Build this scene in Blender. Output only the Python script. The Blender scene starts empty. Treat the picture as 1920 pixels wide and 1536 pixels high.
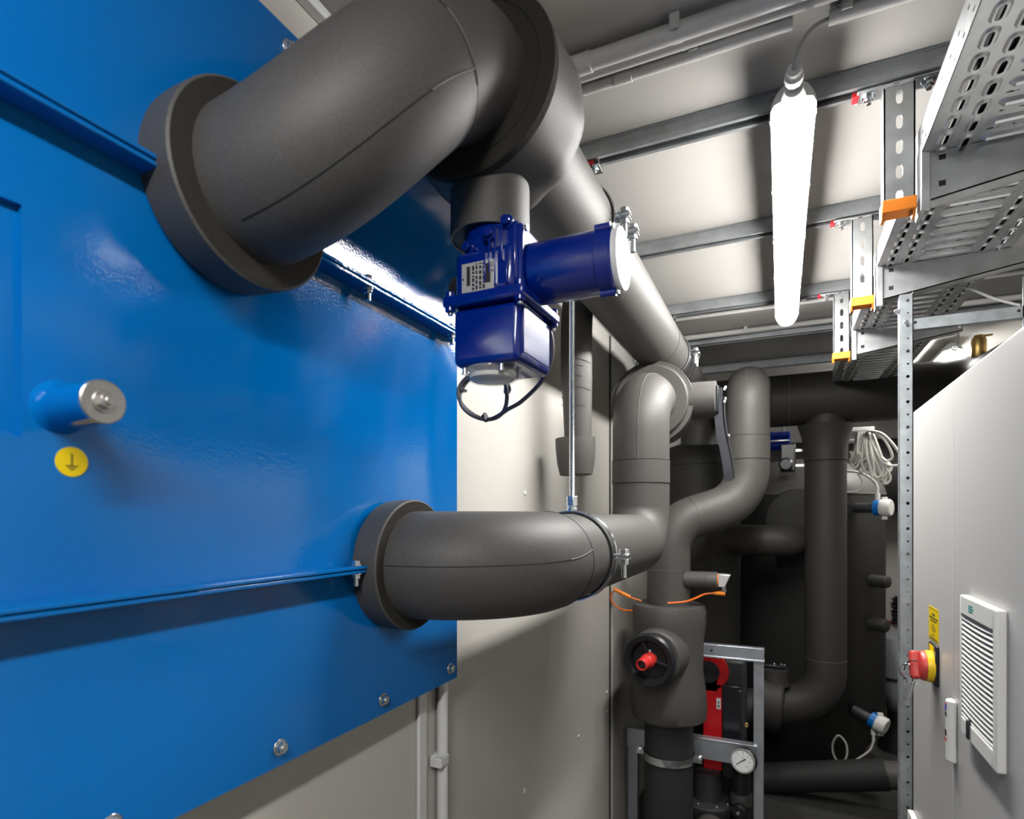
import bpy, math, random
from mathutils import Vector, Matrix
random.seed(7)
SC = bpy.context.scene
COL = SC.collection
PI = math.pi
R_ = math.radians

# ------------------------------------------------------------------ camera, world, exposure
YAW = math.atan2(503, 1090)
cam_d = bpy.data.cameras.new('camera')
cam_d.sensor_width = 36.0
cam_d.lens = 1090 / 1920 * 36.0
cam_d.shift_y = (967 - 768) / 1920
cam_d.clip_start = 0.02
cam_d.dof.use_dof = True
cam_d.dof.focus_distance = 1.45
cam_d.dof.aperture_fstop = 4.0
cam = bpy.data.objects.new('camera', cam_d)
COL.objects.link(cam)
cam.location = (0, 0, 0)
cam.rotation_euler = (R_(90), 0, YAW)
SC.camera = cam

wd = bpy.data.worlds.new('world'); SC.world = wd; wd.use_nodes = True
wd.node_tree.nodes['Background'].inputs[0].default_value = (0.5, 0.55, 0.6, 1)
wd.node_tree.nodes['Background'].inputs[1].default_value = 0.05
vs = SC.view_settings
vs.view_transform = 'Standard'; vs.look = 'None'; vs.exposure = 0.0; vs.gamma = 1.0
vs.use_curve_mapping = False
LAMP_STRENGTH = 105.0
SC.cycles.use_denoising = True
SC.cycles.max_bounces = 8
SC.cycles.diffuse_bounces = 1
SC.cycles.sample_clamp_indirect = 6.0
SC.cycles.caustics_reflective = False

# ------------------------------------------------------------------ materials
MATS = {}
def mat(name, col, rough=0.5, metal=0.0, spec=0.5, grain=0.0, gscale=200, bump=0.0, bscale=200,
        coat=0.0, emit=0.0, trans=0.0, alpha=1.0, kind='noise', rgrain=0.0, bdist=0.001):
    m = bpy.data.materials.new(name); m.use_nodes = True
    nt = m.node_tree; b = nt.nodes['Principled BSDF']
    b.inputs['Base Color'].default_value = (*col, 1)
    b.inputs['Roughness'].default_value = rough
    b.inputs['Metallic'].default_value = metal
    b.inputs['Specular IOR Level'].default_value = spec
    b.inputs['Coat Weight'].default_value = coat
    b.inputs['Coat Roughness'].default_value = 0.06
    if trans:
        b.inputs['Transmission Weight'].default_value = trans
        b.inputs['IOR'].default_value = 1.45
    if alpha < 1: b.inputs['Alpha'].default_value = alpha
    if emit:
        b.inputs['Emission Color'].default_value = (1.0, 0.985, 0.955, 1)
        b.inputs['Emission Strength'].default_value = emit
    tc = nt.nodes.new('ShaderNodeTexCoord')
    if grain or rgrain:
        if kind == 'voronoi':
            n = nt.nodes.new('ShaderNodeTexVoronoi'); n.inputs['Scale'].default_value = gscale
            sock = n.outputs['Color']
            sep = nt.nodes.new('ShaderNodeSeparateColor'); nt.links.new(sock, sep.inputs[0]); sock = sep.outputs[0]
        else:
            n = nt.nodes.new('ShaderNodeTexNoise'); n.inputs['Scale'].default_value = gscale
            n.inputs['Detail'].default_value = 4
            sock = n.outputs['Fac']
        nt.links.new(tc.outputs['Object'], n.inputs['Vector'])
        if grain:
            r = nt.nodes.new('ShaderNodeValToRGB')
            lo = tuple(max(0, c * (1 - grain)) for c in col); hi = tuple(min(1, c * (1 + grain)) for c in col)
            r.color_ramp.elements[0].position = 0.3; r.color_ramp.elements[1].position = 0.7
            r.color_ramp.elements[0].color = (*lo, 1); r.color_ramp.elements[1].color = (*hi, 1)
            nt.links.new(sock, r.inputs[0]); nt.links.new(r.outputs[0], b.inputs['Base Color'])
        if rgrain:
            mr = nt.nodes.new('ShaderNodeMapRange')
            mr.inputs['To Min'].default_value = max(0.02, rough - rgrain); mr.inputs['To Max'].default_value = rough + rgrain
            nt.links.new(sock, mr.inputs['Value']); nt.links.new(mr.outputs[0], b.inputs['Roughness'])
    if bump:
        n2 = nt.nodes.new('ShaderNodeTexNoise'); n2.inputs['Scale'].default_value = bscale
        n2.inputs['Detail'].default_value = 2
        nt.links.new(tc.outputs['Object'], n2.inputs['Vector'])
        bp = nt.nodes.new('ShaderNodeBump'); bp.inputs['Strength'].default_value = bump
        bp.inputs['Distance'].default_value = bdist
        nt.links.new(n2.outputs['Fac'], bp.inputs['Height'])
        nt.links.new(bp.outputs[0], b.inputs['Normal'])
    MATS[name] = m
    return m

mat('blue_paint', (0.0, 0.150, 0.50), 0.08, spec=0.36, coat=0.12, bump=0.35, bscale=230, bdist=0.0006)
mat('actuator_blue', (0.0, 0.016, 0.215), 0.18, spec=0.5, coat=0.4, bump=0.1, bscale=300, bdist=0.0004)
mat('foam', (0.075, 0.0705, 0.066), 0.55, spec=0.5, grain=0.22, gscale=420, bump=0.35, bscale=900, bdist=0.0006)
mat('foam_cut', (0.034, 0.031, 0.027), 0.9, spec=0.2, grain=0.35, gscale=500, bump=0.5, bscale=700)
mat('glue', (0.16, 0.155, 0.145), 0.6)
mat('seam_dark', (0.012, 0.012, 0.012), 0.9)
mat('black_pipe', (0.03, 0.03, 0.032), 0.5, grain=0.2, gscale=150)
mat('foam_shaded', (0.034, 0.032, 0.030), 0.6, spec=0.4, grain=0.2, gscale=300, bump=0.2, bscale=600)  # darkened copy of the foam, standing in for blocked light
mat('tank_foam', (0.022, 0.021, 0.020), 0.62, spec=0.4, grain=0.2, gscale=60, bump=0.2, bscale=200)  # black foam, darkened further in place of shade at the back
mat('rubber', (0.012, 0.012, 0.013), 0.5)
mat('cream_wall', (0.60, 0.578, 0.535), 0.42, spec=0.35, grain=0.02, gscale=6, bump=0.04, bscale=500)
mat('ceiling_paint', (0.52, 0.505, 0.478), 0.5, spec=0.3, grain=0.02, gscale=5)
mat('white_trim', (0.78, 0.78, 0.77), 0.4)
mat('pvc_grey', (0.60, 0.59, 0.57), 0.4)
mat('pvc_white', (0.78, 0.78, 0.78), 0.35)
mat('low_bounce_grey', (0.10, 0.10, 0.105), 0.5)  # dark tone on the unseen front wall to cut bounced light
mat('floor_grey', (0.045, 0.044, 0.042), 0.5, grain=0.2, gscale=30)
mat('cabinet', (0.53, 0.522, 0.508), 0.38, spec=0.45, bump=0.12, bscale=700, bdist=0.0004)
mat('vent_white', (0.80, 0.79, 0.75), 0.4)
mat('galv', (0.55, 0.565, 0.575), 0.38, metal=0.9, grain=0.10, gscale=28, rgrain=0.07)
mat('galv_cool', (0.50, 0.54, 0.57), 0.42, metal=0.9, grain=0.12, gscale=40, rgrain=0.08)
mat('galv_rail', (0.40, 0.42, 0.43), 0.48, metal=0.85, grain=0.15, gscale=25, rgrain=0.08)
mat('zinc', (0.72, 0.76, 0.78), 0.22, metal=1.0, grain=0.1, gscale=120)
mat('steel', (0.62, 0.60, 0.57), 0.28, metal=1.0, grain=0.08, gscale=100)
mat('alu', (0.60, 0.64, 0.70), 0.38, metal=0.85, grain=0.08, gscale=20, rgrain=0.08)
mat('orange', (0.95, 0.27, 0.02), 0.45)
mat('orange_cable', (0.85, 0.17, 0.01), 0.45)
mat('red', (0.55, 0.01, 0.015), 0.4)
mat('red_rubber', (0.55, 0.01, 0.02), 0.5)
mat('switch_red', (0.60, 0.06, 0.05), 0.4)
mat('handle_red', (0.72, 0.04, 0.035), 0.38)
mat('yellow', (0.85, 0.62, 0.0), 0.4)
mat('switch_yellow', (0.90, 0.58, 0.01), 0.4)
mat('black_plastic', (0.012, 0.013, 0.016), 0.32)
mat('black_matte', (0.010, 0.010, 0.010), 0.7)
mat('grey_lever', (0.022, 0.024, 0.030), 0.35)
mat('cable_grey', (0.13, 0.13, 0.155), 0.4)
mat('cable_light', (0.34, 0.34, 0.33), 0.45)
mat('cable_white', (0.72, 0.70, 0.64), 0.45)
mat('plate_silver', (0.62, 0.62, 0.61), 0.35, metal=0.4)
mat('ink', (0.015, 0.015, 0.018), 0.6)
mat('teal_ink', (0.0, 0.30, 0.27), 0.5)
mat('blue_ink', (0.03, 0.05, 0.45), 0.5)
mat('red_ink', (0.55, 0.03, 0.03), 0.5)
mat('dial_white', (0.82, 0.83, 0.84), 0.4)
mat('sensor_white', (0.75, 0.74, 0.70), 0.45)
mat('sensor_blue', (0.0, 0.15, 0.50), 0.4)
mat('brass', (0.50, 0.33, 0.12), 0.38, metal=1.0)
mat('clear_plastic', (0.85, 0.85, 0.86), 0.05, spec=0.9, alpha=0.22)
mat('indicator_white', (0.80, 0.78, 0.72), 0.5)
mat('lamp_glow', (0.9, 0.9, 0.9), 0.4, emit=LAMP_STRENGTH)
mat('lamp_glow_far', (0.9, 0.9, 0.9), 0.4, emit=LAMP_STRENGTH * 0.9)
mat('lamp_cap', (0.72, 0.72, 0.70), 0.35)
mat('vent_shade', (0.22, 0.21, 0.195), 0.9)  # grey painted for the shade between the vent slats
mat('vessel_grey', (0.22, 0.23, 0.24), 0.45)

# ------------------------------------------------------------------ mesh helpers
def V(*a): return Vector(a if len(a) > 1 else a[0])

def frame_from(axis, up=None):
    z = Vector(axis).normalized()
    u = Vector(up) if up is not None else (Vector((0, 0, 1)) if abs(z.z) < 0.9 else Vector((1, 0, 0)))
    x = (u - z * u.dot(z)).normalized()
    y = z.cross(x)
    return x, y, z

def fillet(pts, rad, seg=10):
    """round the corners of a polyline with arcs"""
    pts = [Vector(p) for p in pts]
    rads = rad if isinstance(rad, (list, tuple)) else [rad] * len(pts)
    out = [pts[0]]
    for i in range(1, len(pts) - 1):
        a, b, c = pts[i - 1], pts[i], pts[i + 1]
        d1 = (a - b).normalized(); d2 = (c - b).normalized()
        ang = d1.angle(d2)
        if ang > PI - 0.01: out.append(b); continue
        r = rads[i]
        t = min(r / math.tan(ang / 2), (a - b).length * 0.98, (c - b).length * 0.98)
        r = t * math.tan(ang / 2)
        cen = b + (d1 + d2).normalized() * (r / math.sin(ang / 2))
        p0 = b + d1 * t; p1 = b + d2 * t
        v0 = p0 - cen; v1 = p1 - cen
        tot = v0.angle(v1); ax = v0.cross(v1).normalized()
        for k in range(seg + 1):
            q = Matrix.Rotation(tot * k / seg, 3, ax) @ v0
            out.append(cen + q)
    out.append(pts[-1])
    return out

def spline(pts, seg=8, closed=False):
    pts = [Vector(p) for p in pts]; n = len(pts); out = []
    rng = range(n if closed else n - 1)
    for i in rng:
        p0 = pts[(i - 1) % n] if (closed or i > 0) else pts[0]
        p1 = pts[i]; p2 = pts[(i + 1) % n]
        p3 = pts[(i + 2) % n] if (closed or i + 2 < n) else pts[-1]
        for k in range(seg):
            t = k / seg
            out.append(0.5 * ((2 * p1) + (p2 - p0) * t + (2 * p0 - 5 * p1 + 4 * p2 - p3) * t * t + (3 * p1 - p0 - 3 * p2 + p3) * t ** 3))
    if not closed: out.append(pts[-1])
    return out

class MB:
    def __init__(s): s.v = []; s.f = []
    def add(s, vs, fs):
        o = len(s.v); s.v += [Vector(v) for v in vs]; s.f += [tuple(i + o for i in f) for f in fs]; return s
    def box(s, a, b):
        x0, y0, z0 = a; x1, y1, z1 = b
        if x0 > x1: x0, x1 = x1, x0
        if y0 > y1: y0, y1 = y1, y0
        if z0 > z1: z0, z1 = z1, z0
        vs = [(x0, y0, z0), (x1, y0, z0), (x1, y1, z0), (x0, y1, z0), (x0, y0, z1), (x1, y0, z1), (x1, y1, z1), (x0, y1, z1)]
        return s.add(vs, [(0, 3, 2, 1), (4, 5, 6, 7), (0, 1, 5, 4), (1, 2, 6, 5), (2, 3, 7, 6), (3, 0, 4, 7)])
    def tube(s, pts, r, n=24, caps=True, up=None, closed=False):
        pts = [Vector(p) for p in pts]; m = len(pts)
        rs = r if isinstance(r, (list, tuple)) else [r] * m
        tans = []
        for i in range(m):
            if closed: t = pts[(i + 1) % m] - pts[i - 1]
            else: t = pts[min(i + 1, m - 1)] - pts[max(i - 1, 0)]
            tans.append(t.normalized())
        x, y, z = frame_from(tans[0], up)
        vs = []
        for i in range(m):
            if i:
                ax = tans[i - 1].cross(tans[i])
                if ax.length > 1e-7:
                    q = Matrix.Rotation(tans[i - 1].angle(tans[i]), 3, ax.normalized()); x = q @ x
                x = (x - tans[i] * x.dot(tans[i])).normalized()
            y = tans[i].cross(x)
            for k in range(n):
                a = 2 * PI * k / n
                vs.append(pts[i] + (x * math.cos(a) + y * math.sin(a)) * rs[i])
        fs = []
        for i in range(m if closed else m - 1):
            j = (i + 1) % m
            for k in range(n):
                fs.append((i * n + k, i * n + (k + 1) % n, j * n + (k + 1) % n, j * n + k))
        if caps and not closed:
            fs.append(tuple(reversed(range(n)))); fs.append(tuple((m - 1) * n + k for k in range(n)))
        return s.add(vs, fs)
    def cyl(s, p0, p1, r, n=24, r1=None, up=None):
        return s.tube([p0, p1], [r, r if r1 is None else r1], n, True, up)
    def lathe(s, o, axis, prof, n=36, up=None, mod=None, closed=False):
        """prof: (radius, height) along axis; mod(angle, i) scales the radius"""
        x, y, z = frame_from(axis, up); o = Vector(o); vs = []; fs = []; m = len(prof)
        for i, (r, h) in enumerate(prof):
            for k in range(n):
                a = 2 * PI * k / n
                rr = r * (mod(a, i) if mod else 1)
                vs.append(o + z * h + (x * math.cos(a) + y * math.sin(a)) * rr)
        for i in range(m if closed else m - 1):
            j = (i + 1) % m
            for k in range(n):
                fs.append((i * n + k, i * n + (k + 1) % n, j * n + (k + 1) % n, j * n + k))
        if not closed:
            if prof[0][0] > 1e-6: fs.append(tuple(reversed(range(n))))
            if prof[-1][0] > 1e-6: fs.append(tuple((m - 1) * n + k for k in range(n)))
        return s.add(vs, fs)
    def prism(s, poly, o, ex, ey, th):
        """polygon in plane (ex,ey) at o, extruded by the vector th"""
        o = Vector(o); ex = Vector(ex); ey = Vector(ey); th = Vector(th); n = len(poly)
        a = [o + ex * p[0] + ey * p[1] for p in poly]
        vs = a + [p + th for p in a]
        fs = [tuple(range(n)), tuple(reversed(range(n, 2 * n)))] + [(i, i + n, (i + 1) % n + n, (i + 1) % n) for i in range(n)]
        return s.add(vs, fs)
    def hexa(s, p0, p1, r): return s.cyl(p0, p1, r, 6)
    def cell(s, o, ex, ey, en, w, h, hw, hh, th, n=16, rim=0.0, emb=0.0):
        """a plate cell w x h centred at o with a stadium hole hw x hh and optionally an embossed rim; en is the visible side"""
        o = Vector(o); ex = Vector(ex); ey = Vector(ey); en = Vector(en)
        angs = sorted([2 * PI * k / n for k in range(n)] + [math.atan2(h, w) % (2 * PI), math.atan2(h, -w) % (2 * PI), math.atan2(-h, -w) % (2 * PI), math.atan2(-h, w) % (2 * PI)])
        def rect(a):
            c, q = math.cos(a), math.sin(a)
            t = min((w / 2) / abs(c) if abs(c) > 1e-9 else 1e9, (h / 2) / abs(q) if abs(q) > 1e-9 else 1e9)
            return c * t, q * t
        def stad(a, W, H):
            c, q = math.cos(a), math.sin(a)
            if W <= H: r = W / 2; L = H / 2 - r; lat, lon = c, q
            else: r = H / 2; L = W / 2 - r; lat, lon = q, c
            t = r / abs(lat) if abs(lat) > 1e-9 else 1e9
            if abs(t * lon) > L:
                bq = L * abs(lon); t = bq + math.sqrt(max(0, bq * bq - L * L + r * r))
            return c * t, q * t
        loops = [([rect(a) for a in angs], 0.0)]
        if rim:
            loops.append(([stad(a, hw + 2 * rim, hh + 2 * rim) for a in angs], 0.0))
            loops.append(([stad(a, hw + rim, hh + rim) for a in angs], emb))
            loops.append(([stad(a, hw, hh) for a in angs], emb * 0.9))
        else:
            loops.append(([stad(a, hw, hh) for a in angs], 0.0))
        N = len(angs); base = []
        for lp, dz in loops: base += [o + ex * p[0] + ey * p[1] + en * dz for p in lp]
        fs = []
        for i in range(len(loops) - 1):
            for k in range(N):
                fs.append((i * N + k, i * N + (k + 1) % N, (i + 1) * N + (k + 1) % N, (i + 1) * N + k))
        m = len(base)
        back = [p - en * th for p in base]
        fs2 = [tuple(reversed([i + m for i in f])) for f in fs]
        l = (len(loops) - 1) * N
        wall = [(l + k, l + (k + 1) % N, l + (k + 1) % N + m, l + k + m) for k in range(N)]
        return s.add(base + back, fs + fs2 + wall)
    def xf(s, M):
        s.v = [M @ v for v in s.v]; return s

ORG = {}
def empty(name, loc, label=None, cat=None, group=None, kind=None):
    o = bpy.data.objects.new(name, None); COL.objects.link(o)
    o.empty_display_size = 0.05; o.location = loc; ORG[o] = Vector(loc)
    tag(o, label, cat, group, kind); return o
def tag(o, label=None, cat=None, group=None, kind=None):
    if label: o['label'] = label
    if cat: o['category'] = cat
    if group: o['group'] = group
    if kind: o['kind'] = kind
    return o
def obj(name, mb, material, parent=None, label=None, cat=None, group=None, kind=None, bevel=0.0, bseg=2, sharp=35, org=None):
    og = ORG[parent] if parent is not None else Vector(org if org is not None else (0, 0, 0))
    me = bpy.data.meshes.new(name)
    me.from_pydata([tuple(v - og) for v in mb.v], [], mb.f)
    me.polygons.foreach_set('use_smooth', [True] * len(me.polygons))
    me.update(); me.set_sharp_from_angle(angle=R_(sharp))
    import bmesh
    bm = bmesh.new(); bm.from_mesh(me); bmesh.ops.recalc_face_normals(bm, faces=bm.faces); bm.to_mesh(me); bm.free()
    me.materials.append(MATS[material])
    o = bpy.data.objects.new(name, me); COL.objects.link(o)
    if parent is not None: o.parent = parent
    else: o.location = og
    ORG[o] = og
    if bevel:
        b = o.modifiers.new('bevel', 'BEVEL'); b.width = bevel; b.segments = bseg; b.limit_method = 'ANGLE'; b.angle_limit = R_(40)
        b.harden_normals = False
    tag(o, label, cat, group, kind); return o
def copy_tree(o, parent=None):
    c = o.copy(); COL.objects.link(c); c.parent = parent; ORG[c] = ORG[o].copy()
    for ch in [x for x in bpy.data.objects if x.parent == o]: copy_tree(ch, c)
    return c
def text(name, body, size, loc, ex, ey, material, parent, ext=0.0002, align='CENTER'):
    cu = bpy.data.curves.new(name, 'FONT'); cu.body = body; cu.size = size; cu.extrude = ext
    cu.align_x = align; cu.align_y = 'CENTER'; cu.resolution_u = 2
    o = bpy.data.objects.new(name, cu); COL.objects.link(o); cu.materials.append(MATS[material])
    ex = Vector(ex).normalized(); ey = Vector(ey).normalized(); ez = ex.cross(ey)
    M = Matrix((ex, ey, ez)).transposed().to_4x4()
    o.parent = parent
    M.translation = Vector(loc) - ORG[parent]
    o.matrix_local = M; return o

XL, XR, YB, YF, ZF, ZC = -0.75, 1.25, 5.9, -1.8, -1.65, 0.90

# ------------------------------------------------------------------ room shell
obj('floor', MB().box((XL - .1, YF - .1, ZF - .1), (XR + .1, YB + .1, ZF)), 'floor_grey', kind='structure')
obj('ceiling', MB().box((XL - .1, YF - .1, ZC), (XR + .1, YB + .1, ZC + .1)), 'ceiling_paint', kind='structure')
wl = obj('wall_left', MB().box((XL - .1, YF - .1, ZF), (XL, YB + .1, ZC)), 'cream_wall', kind='structure')
obj('wall_right', MB().box((XR, YF - .1, ZF), (XR + .1, YB + .1, ZC)), 'cream_wall', kind='structure')
obj('wall_back', MB().box((XL, YB, ZF), (XR, YB + .1, ZC)), 'cream_wall', kind='structure')
obj('wall_front', MB().box((XL, YF - .1, ZF), (XR, YF, ZC)), 'low_bounce_grey', kind='structure')
# ceiling/wall corner profile and wall joints
obj('trim_1', MB().box((XL, YF, ZC - .022), (XL + .022, YB, ZC - .002)), 'white_trim', kind='structure', bevel=.003)
obj('trim_2', MB().box((XL, 1.105, ZF), (XL + .010, 1.137, ZC - .03)), 'white_trim', kind='structure', bevel=.003)
obj('trim_3', MB().box((XL, 2.765, ZF), (XL + .012, 3.03, ZC - .03)), 'cream_wall', kind='structure', bevel=.004)
obj('trim_4', MB().box((XL, 2.745, ZF), (XL + .004, 2.753, ZC - .03)), 'seam_dark', kind='structure')
obj('trim_5', MB().box((.02, YB - .012, ZF), (.05, YB, ZC - .03)), 'white_trim', kind='structure', bevel=.003)
for y, z in ((1.725, .072), (1.72, -.889), (2.276, -.905), (2.70, -.84), (2.70, -.93), (1.725, .60), (2.276, .55)):
    mb = MB().lathe((XL, y, z), (1, 0, 0), [(.0085, 0), (.0085, .0015), (.006, .004), (0, .005)], 14)
    obj('screw_cap', mb, 'pvc_white', wl)

# ------------------------------------------------------------------ blue wall panel
PX = -.70
P0, P1, PB, PT = -.35, 1.204, -.3855, .735
panel = empty('machine_panel', (PX, .5, PB), 'large glossy blue painted steel machine panel bolted along its edges', 'panel')
hy, hz0, hz1 = .328, .080, .316
mb = MB()
UZ, PTX = .424, PX + .0250            # upper sheet leans out so the lamp's reflection falls above the rib
YD = .36
mb.box((XL + .003, P0, PB), (PX, hy - .26, UZ)); mb.box((XL + .003, hy, PB), (PX, YD, UZ)); mb.box((XL + .003, YD, PB), (PX, P1, -.10))
mb.box((XL + .003, YD, -.10), (PX - .02, P1 - .002, UZ))
# the field between the ribs is dished to keep the lamp's reflection off it
NG = 28; gv_, gf_ = [], []
for i in range(NG + 1):
    z = -.10 + (UZ + .10) * i / NG; fz = 1 - ((z - .162) / .262) ** 2
    for j in range(NG + 1):
        y = YD + (P1 - YD) * j / NG
        e0 = min(1, (y - YD) / .20); e1 = min(1, (P1 - y) / .10)
        fy = (e0 * e0 * (3 - 2 * e0)) * (e1 * e1 * (3 - 2 * e1))
        gv_.append((PX - .0165 * max(0, fz) * fy, y, z))
for i in range(NG):
    for j in range(NG): gf_.append((i * (NG + 1) + j, i * (NG + 1) + j + 1, (i + 1) * (NG + 1) + j + 1, (i + 1) * (NG + 1) + j))
mb.add(gv_, gf_)
mb.box((XL + .003, hy - .26, PB), (PX, hy, hz0)); mb.box((XL + .003, hy - .26, hz1), (PX, hy, UZ))
mb.prism([(XL + .003, UZ), (PX, UZ), (PTX, PT), (XL + .003, PT)], (0, P0, 0), (1, 0, 0), (0, 0, 1), (0, P1 - P0, 0))
obj('sheet', mb, 'blue_paint', panel)
obj('recessed_plate', MB().box((XL + .004, hy - .262, hz0 - .002), (PX - .009, hy + .002, hz1 + .002)), 'blue_paint', panel)
def rib(z, y0, y1, drop):
    r = obj('rib', MB().box((PX - .002, y0, z - .0062), (PX + .036, y1, z)), 'blue_paint', panel, bevel=.0015)
    obj('backing_rib', MB().box((PX - .002, y0, z - .0135), (PX + .034, y1, z - .0072)), 'blue_paint', r, bevel=.0015)
    return r
ru1 = rib(.424, P0, .470, 0); ru2 = rib(.424, .67, 1.19, 0)
rl1 = rib(-.088, P0, .842, 0); rl2 = rib(-.088, 1.06, 1.19, 0)
def hexbolt(p, ax, r=.0095, name='bolt', parent=None, matn='zinc', washer=True, stud=.006):
    p = Vector(p); a = Vector(ax).normalized(); mb = MB()
    if washer: mb.cyl(p, p + a * .0025, r * 1.35, 20)
    mb.hexa(p + a * .002, p + a * (.002 + r * .85), r)
    if stud: mb.cyl(p + a * (.002 + r * .8), p + a * (.002 + r * .8 + stud * .3), r * .55, 12)
    return obj(name, mb, matn, parent, bevel=.0007)
for y in (.165, .414, .662, .9177, 1.170): hexbolt((PX, y, -.3565), (1, 0, 0), parent=panel)
for y in (.165, .41, .659, .91, 1.16): hexbolt((PX + .0225, y, .708), (1, 0, -.082), parent=panel)
def throughbolt(y, z, parent, x=PX + .024):
    mb = MB(); 
    mb.cyl((x, y, z), (x, y, z + .002), .0105, 18); mb.hexa((x, y, z + .002), (x, y, z + .0095), .0085)
    mb.cyl((x, y, z - .0155), (x, y, z - .0135), .0105, 18); mb.hexa((x, y, z - .0225), (x, y, z - .0155), .0085)
    mb.cyl((x, y, z - .036), (x, y, z - .022), .005, 12)
    return obj('through_bolt', mb, 'zinc', parent, bevel=.0006)
throughbolt(.812, -.088, rl1); throughbolt(.845, .424, ru2); throughbolt(1.14, .424, ru2)
# earthing boss and sticker
bo = obj('earthing_boss', MB().lathe((PX, .362, .1155), (1, 0, 0), [(.030, -.002), (.0265, .003), (.024, .008), (.0225, .016), (.0220, .074)], 36), 'blue_paint', panel)
obj('boss_face', MB().lathe((PX + .0735, .362, .1155), (1, 0, 0), [(.0225, 0), (.0225, .0032), (.0215, .004)], 36), 'steel', bo)
hexbolt((PX + .077, .362, .1155), (1, 0, 0), .0088, 'earthing_bolt', bo, 'steel', True, .01)
stk = obj('earth_sticker', MB().cyl((PX, .3735, .0585), (PX + .0006, .3735, .0585), .0162, 36), 'yellow', panel, label='round yellow earthing symbol sticker')
mb = MB(); sx = PX + .0007
def mark(y0, z0, y1, z1): mb.box((sx, .3735 + y0, .0585 + z0), (sx + .0002, .3735 + y1, .0585 + z1))
mark(-.0007, -.004, .0007, .009); mark(-.006, -.0052, .006, -.004); mark(-.004, -.0072, .004, -.0062); mark(-.002, -.0092, .002, -.0082)
obj('earth_symbol', mb, 'ink', stk)

# ------------------------------------------------------------------ insulated pipes
def seam(path, parent, r=.0011, m='seam_dark', name='seam'):
    return obj(name, MB().tube(path, r, 6), m, parent)
def ring_path(c, axis, R, a0=0, a1=360, n=48, up=None):
    x, y, z = frame_from(axis, up); c = Vector(c)
    return [c + (x * math.cos(R_(a0 + (a1 - a0) * k / n)) + y * math.sin(R_(a0 + (a1 - a0) * k / n))) * R for k in range(n + 1)]

HX, HZ, HR = -.452, .690, .100          # header line
S0 = Vector((PX, .572, .443)); 
rr, phi = .160, R_(62)
up_pipe = empty('insulated_pipe', (PX, .572, .443), 'thick grey foam insulated pipe arching from upper panel flange to ceiling run', 'pipe', 'grey foam insulated pipework')
# elbow 1: +X to u, elbow 2: u to +Y
E = Vector((HX, .810, HZ))
u = Vector((0, math.cos(phi), math.sin(phi)))
# corner points of the polyline: A on the X line, B on the Y line
t2 = rr * math.tan(phi / 2)
A = Vector((HX, .572, .443)); B = Vector((HX, .572, .443)) + u * ((HZ - .443) / math.sin(phi))
b0, b1, b2, b3 = S0, S0 + Vector((.232, 0, .0)), E - Vector((0, .125, 0)), E + Vector((0, .006, 0))
path = []
for q in range(41):
    t = q / 40; path.append(b0 * (1 - t) ** 3 + b1 * 3 * t * (1 - t) ** 2 + b2 * 3 * t * t * (1 - t) + b3 * t ** 3)
k = 26
obj('elbow', MB().tube(path[:k + 1], .101, 48, True), 'foam', up_pipe)
obj('elbow', MB().tube(path[k:], .1, 48, True), 'foam', up_pipe)
mid = path[k]; tdir = (path[k + 1] - path[k - 1]).normalized()
obj('flange_collar', MB().lathe(S0, (1, 0, 0), [(.128, 0), (.130, .03), (.130, .055), (.127, .0575), (.09, .0575)], 56), 'foam', up_pipe)
obj('collar_face', MB().lathe(S0 + Vector((.057, 0, 0)), (1, 0, 0), [(.1265, 0), (.1265, .0012), (.099, .0012)], 56), 'foam_cut', up_pipe)
# lengthwise seam on the near side of elbow 1 and the ring seam with glue streaks
def off_seam(path, R, side, i0, i1):
    out = []
    for i in range(i0, i1):
        t = (path[min(i + 1, len(path) - 1)] - path[max(i - 1, 0)]).normalized()
        s_ = Vector(side); s_ = (s_ - t * s_.dot(t)).normalized(); out.append(path[i] + s_ * R)
    return out
fine = []
for i in range(len(path) - 1):
    for q in range(4): fine.append(path[i].lerp(path[i + 1], q / 4))
fine.append(path[-1])
dd = [(p - mid).length for p in fine]; kf = dd.index(min(dd))
i0 = next(i for i, p in enumerate(fine) if p.x > PX + .062)
sdv = (1, -.78, -1.05)
seam(off_seam(fine, .1010, sdv, i0, kf + 1), up_pipe, .0007)
seam(off_seam(fine, .1012, sdv, kf - 24, kf + 1), up_pipe, .0011, 'glue', 'glue_streak')
seam(ring_path(mid, tdir, .1009), up_pipe, .0006)
rp = ring_path(mid, tdir, .1014, 0, 360, 72)
near = sorted(range(72), key=lambda i: .9 * rp[i].y - 1.0 * rp[i].x + .6 * rp[i].z)[0]
seam([rp[(near + j) % 72] for j in range(-4, 7)], up_pipe, .0012, 'glue', 'glue_streak')
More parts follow.
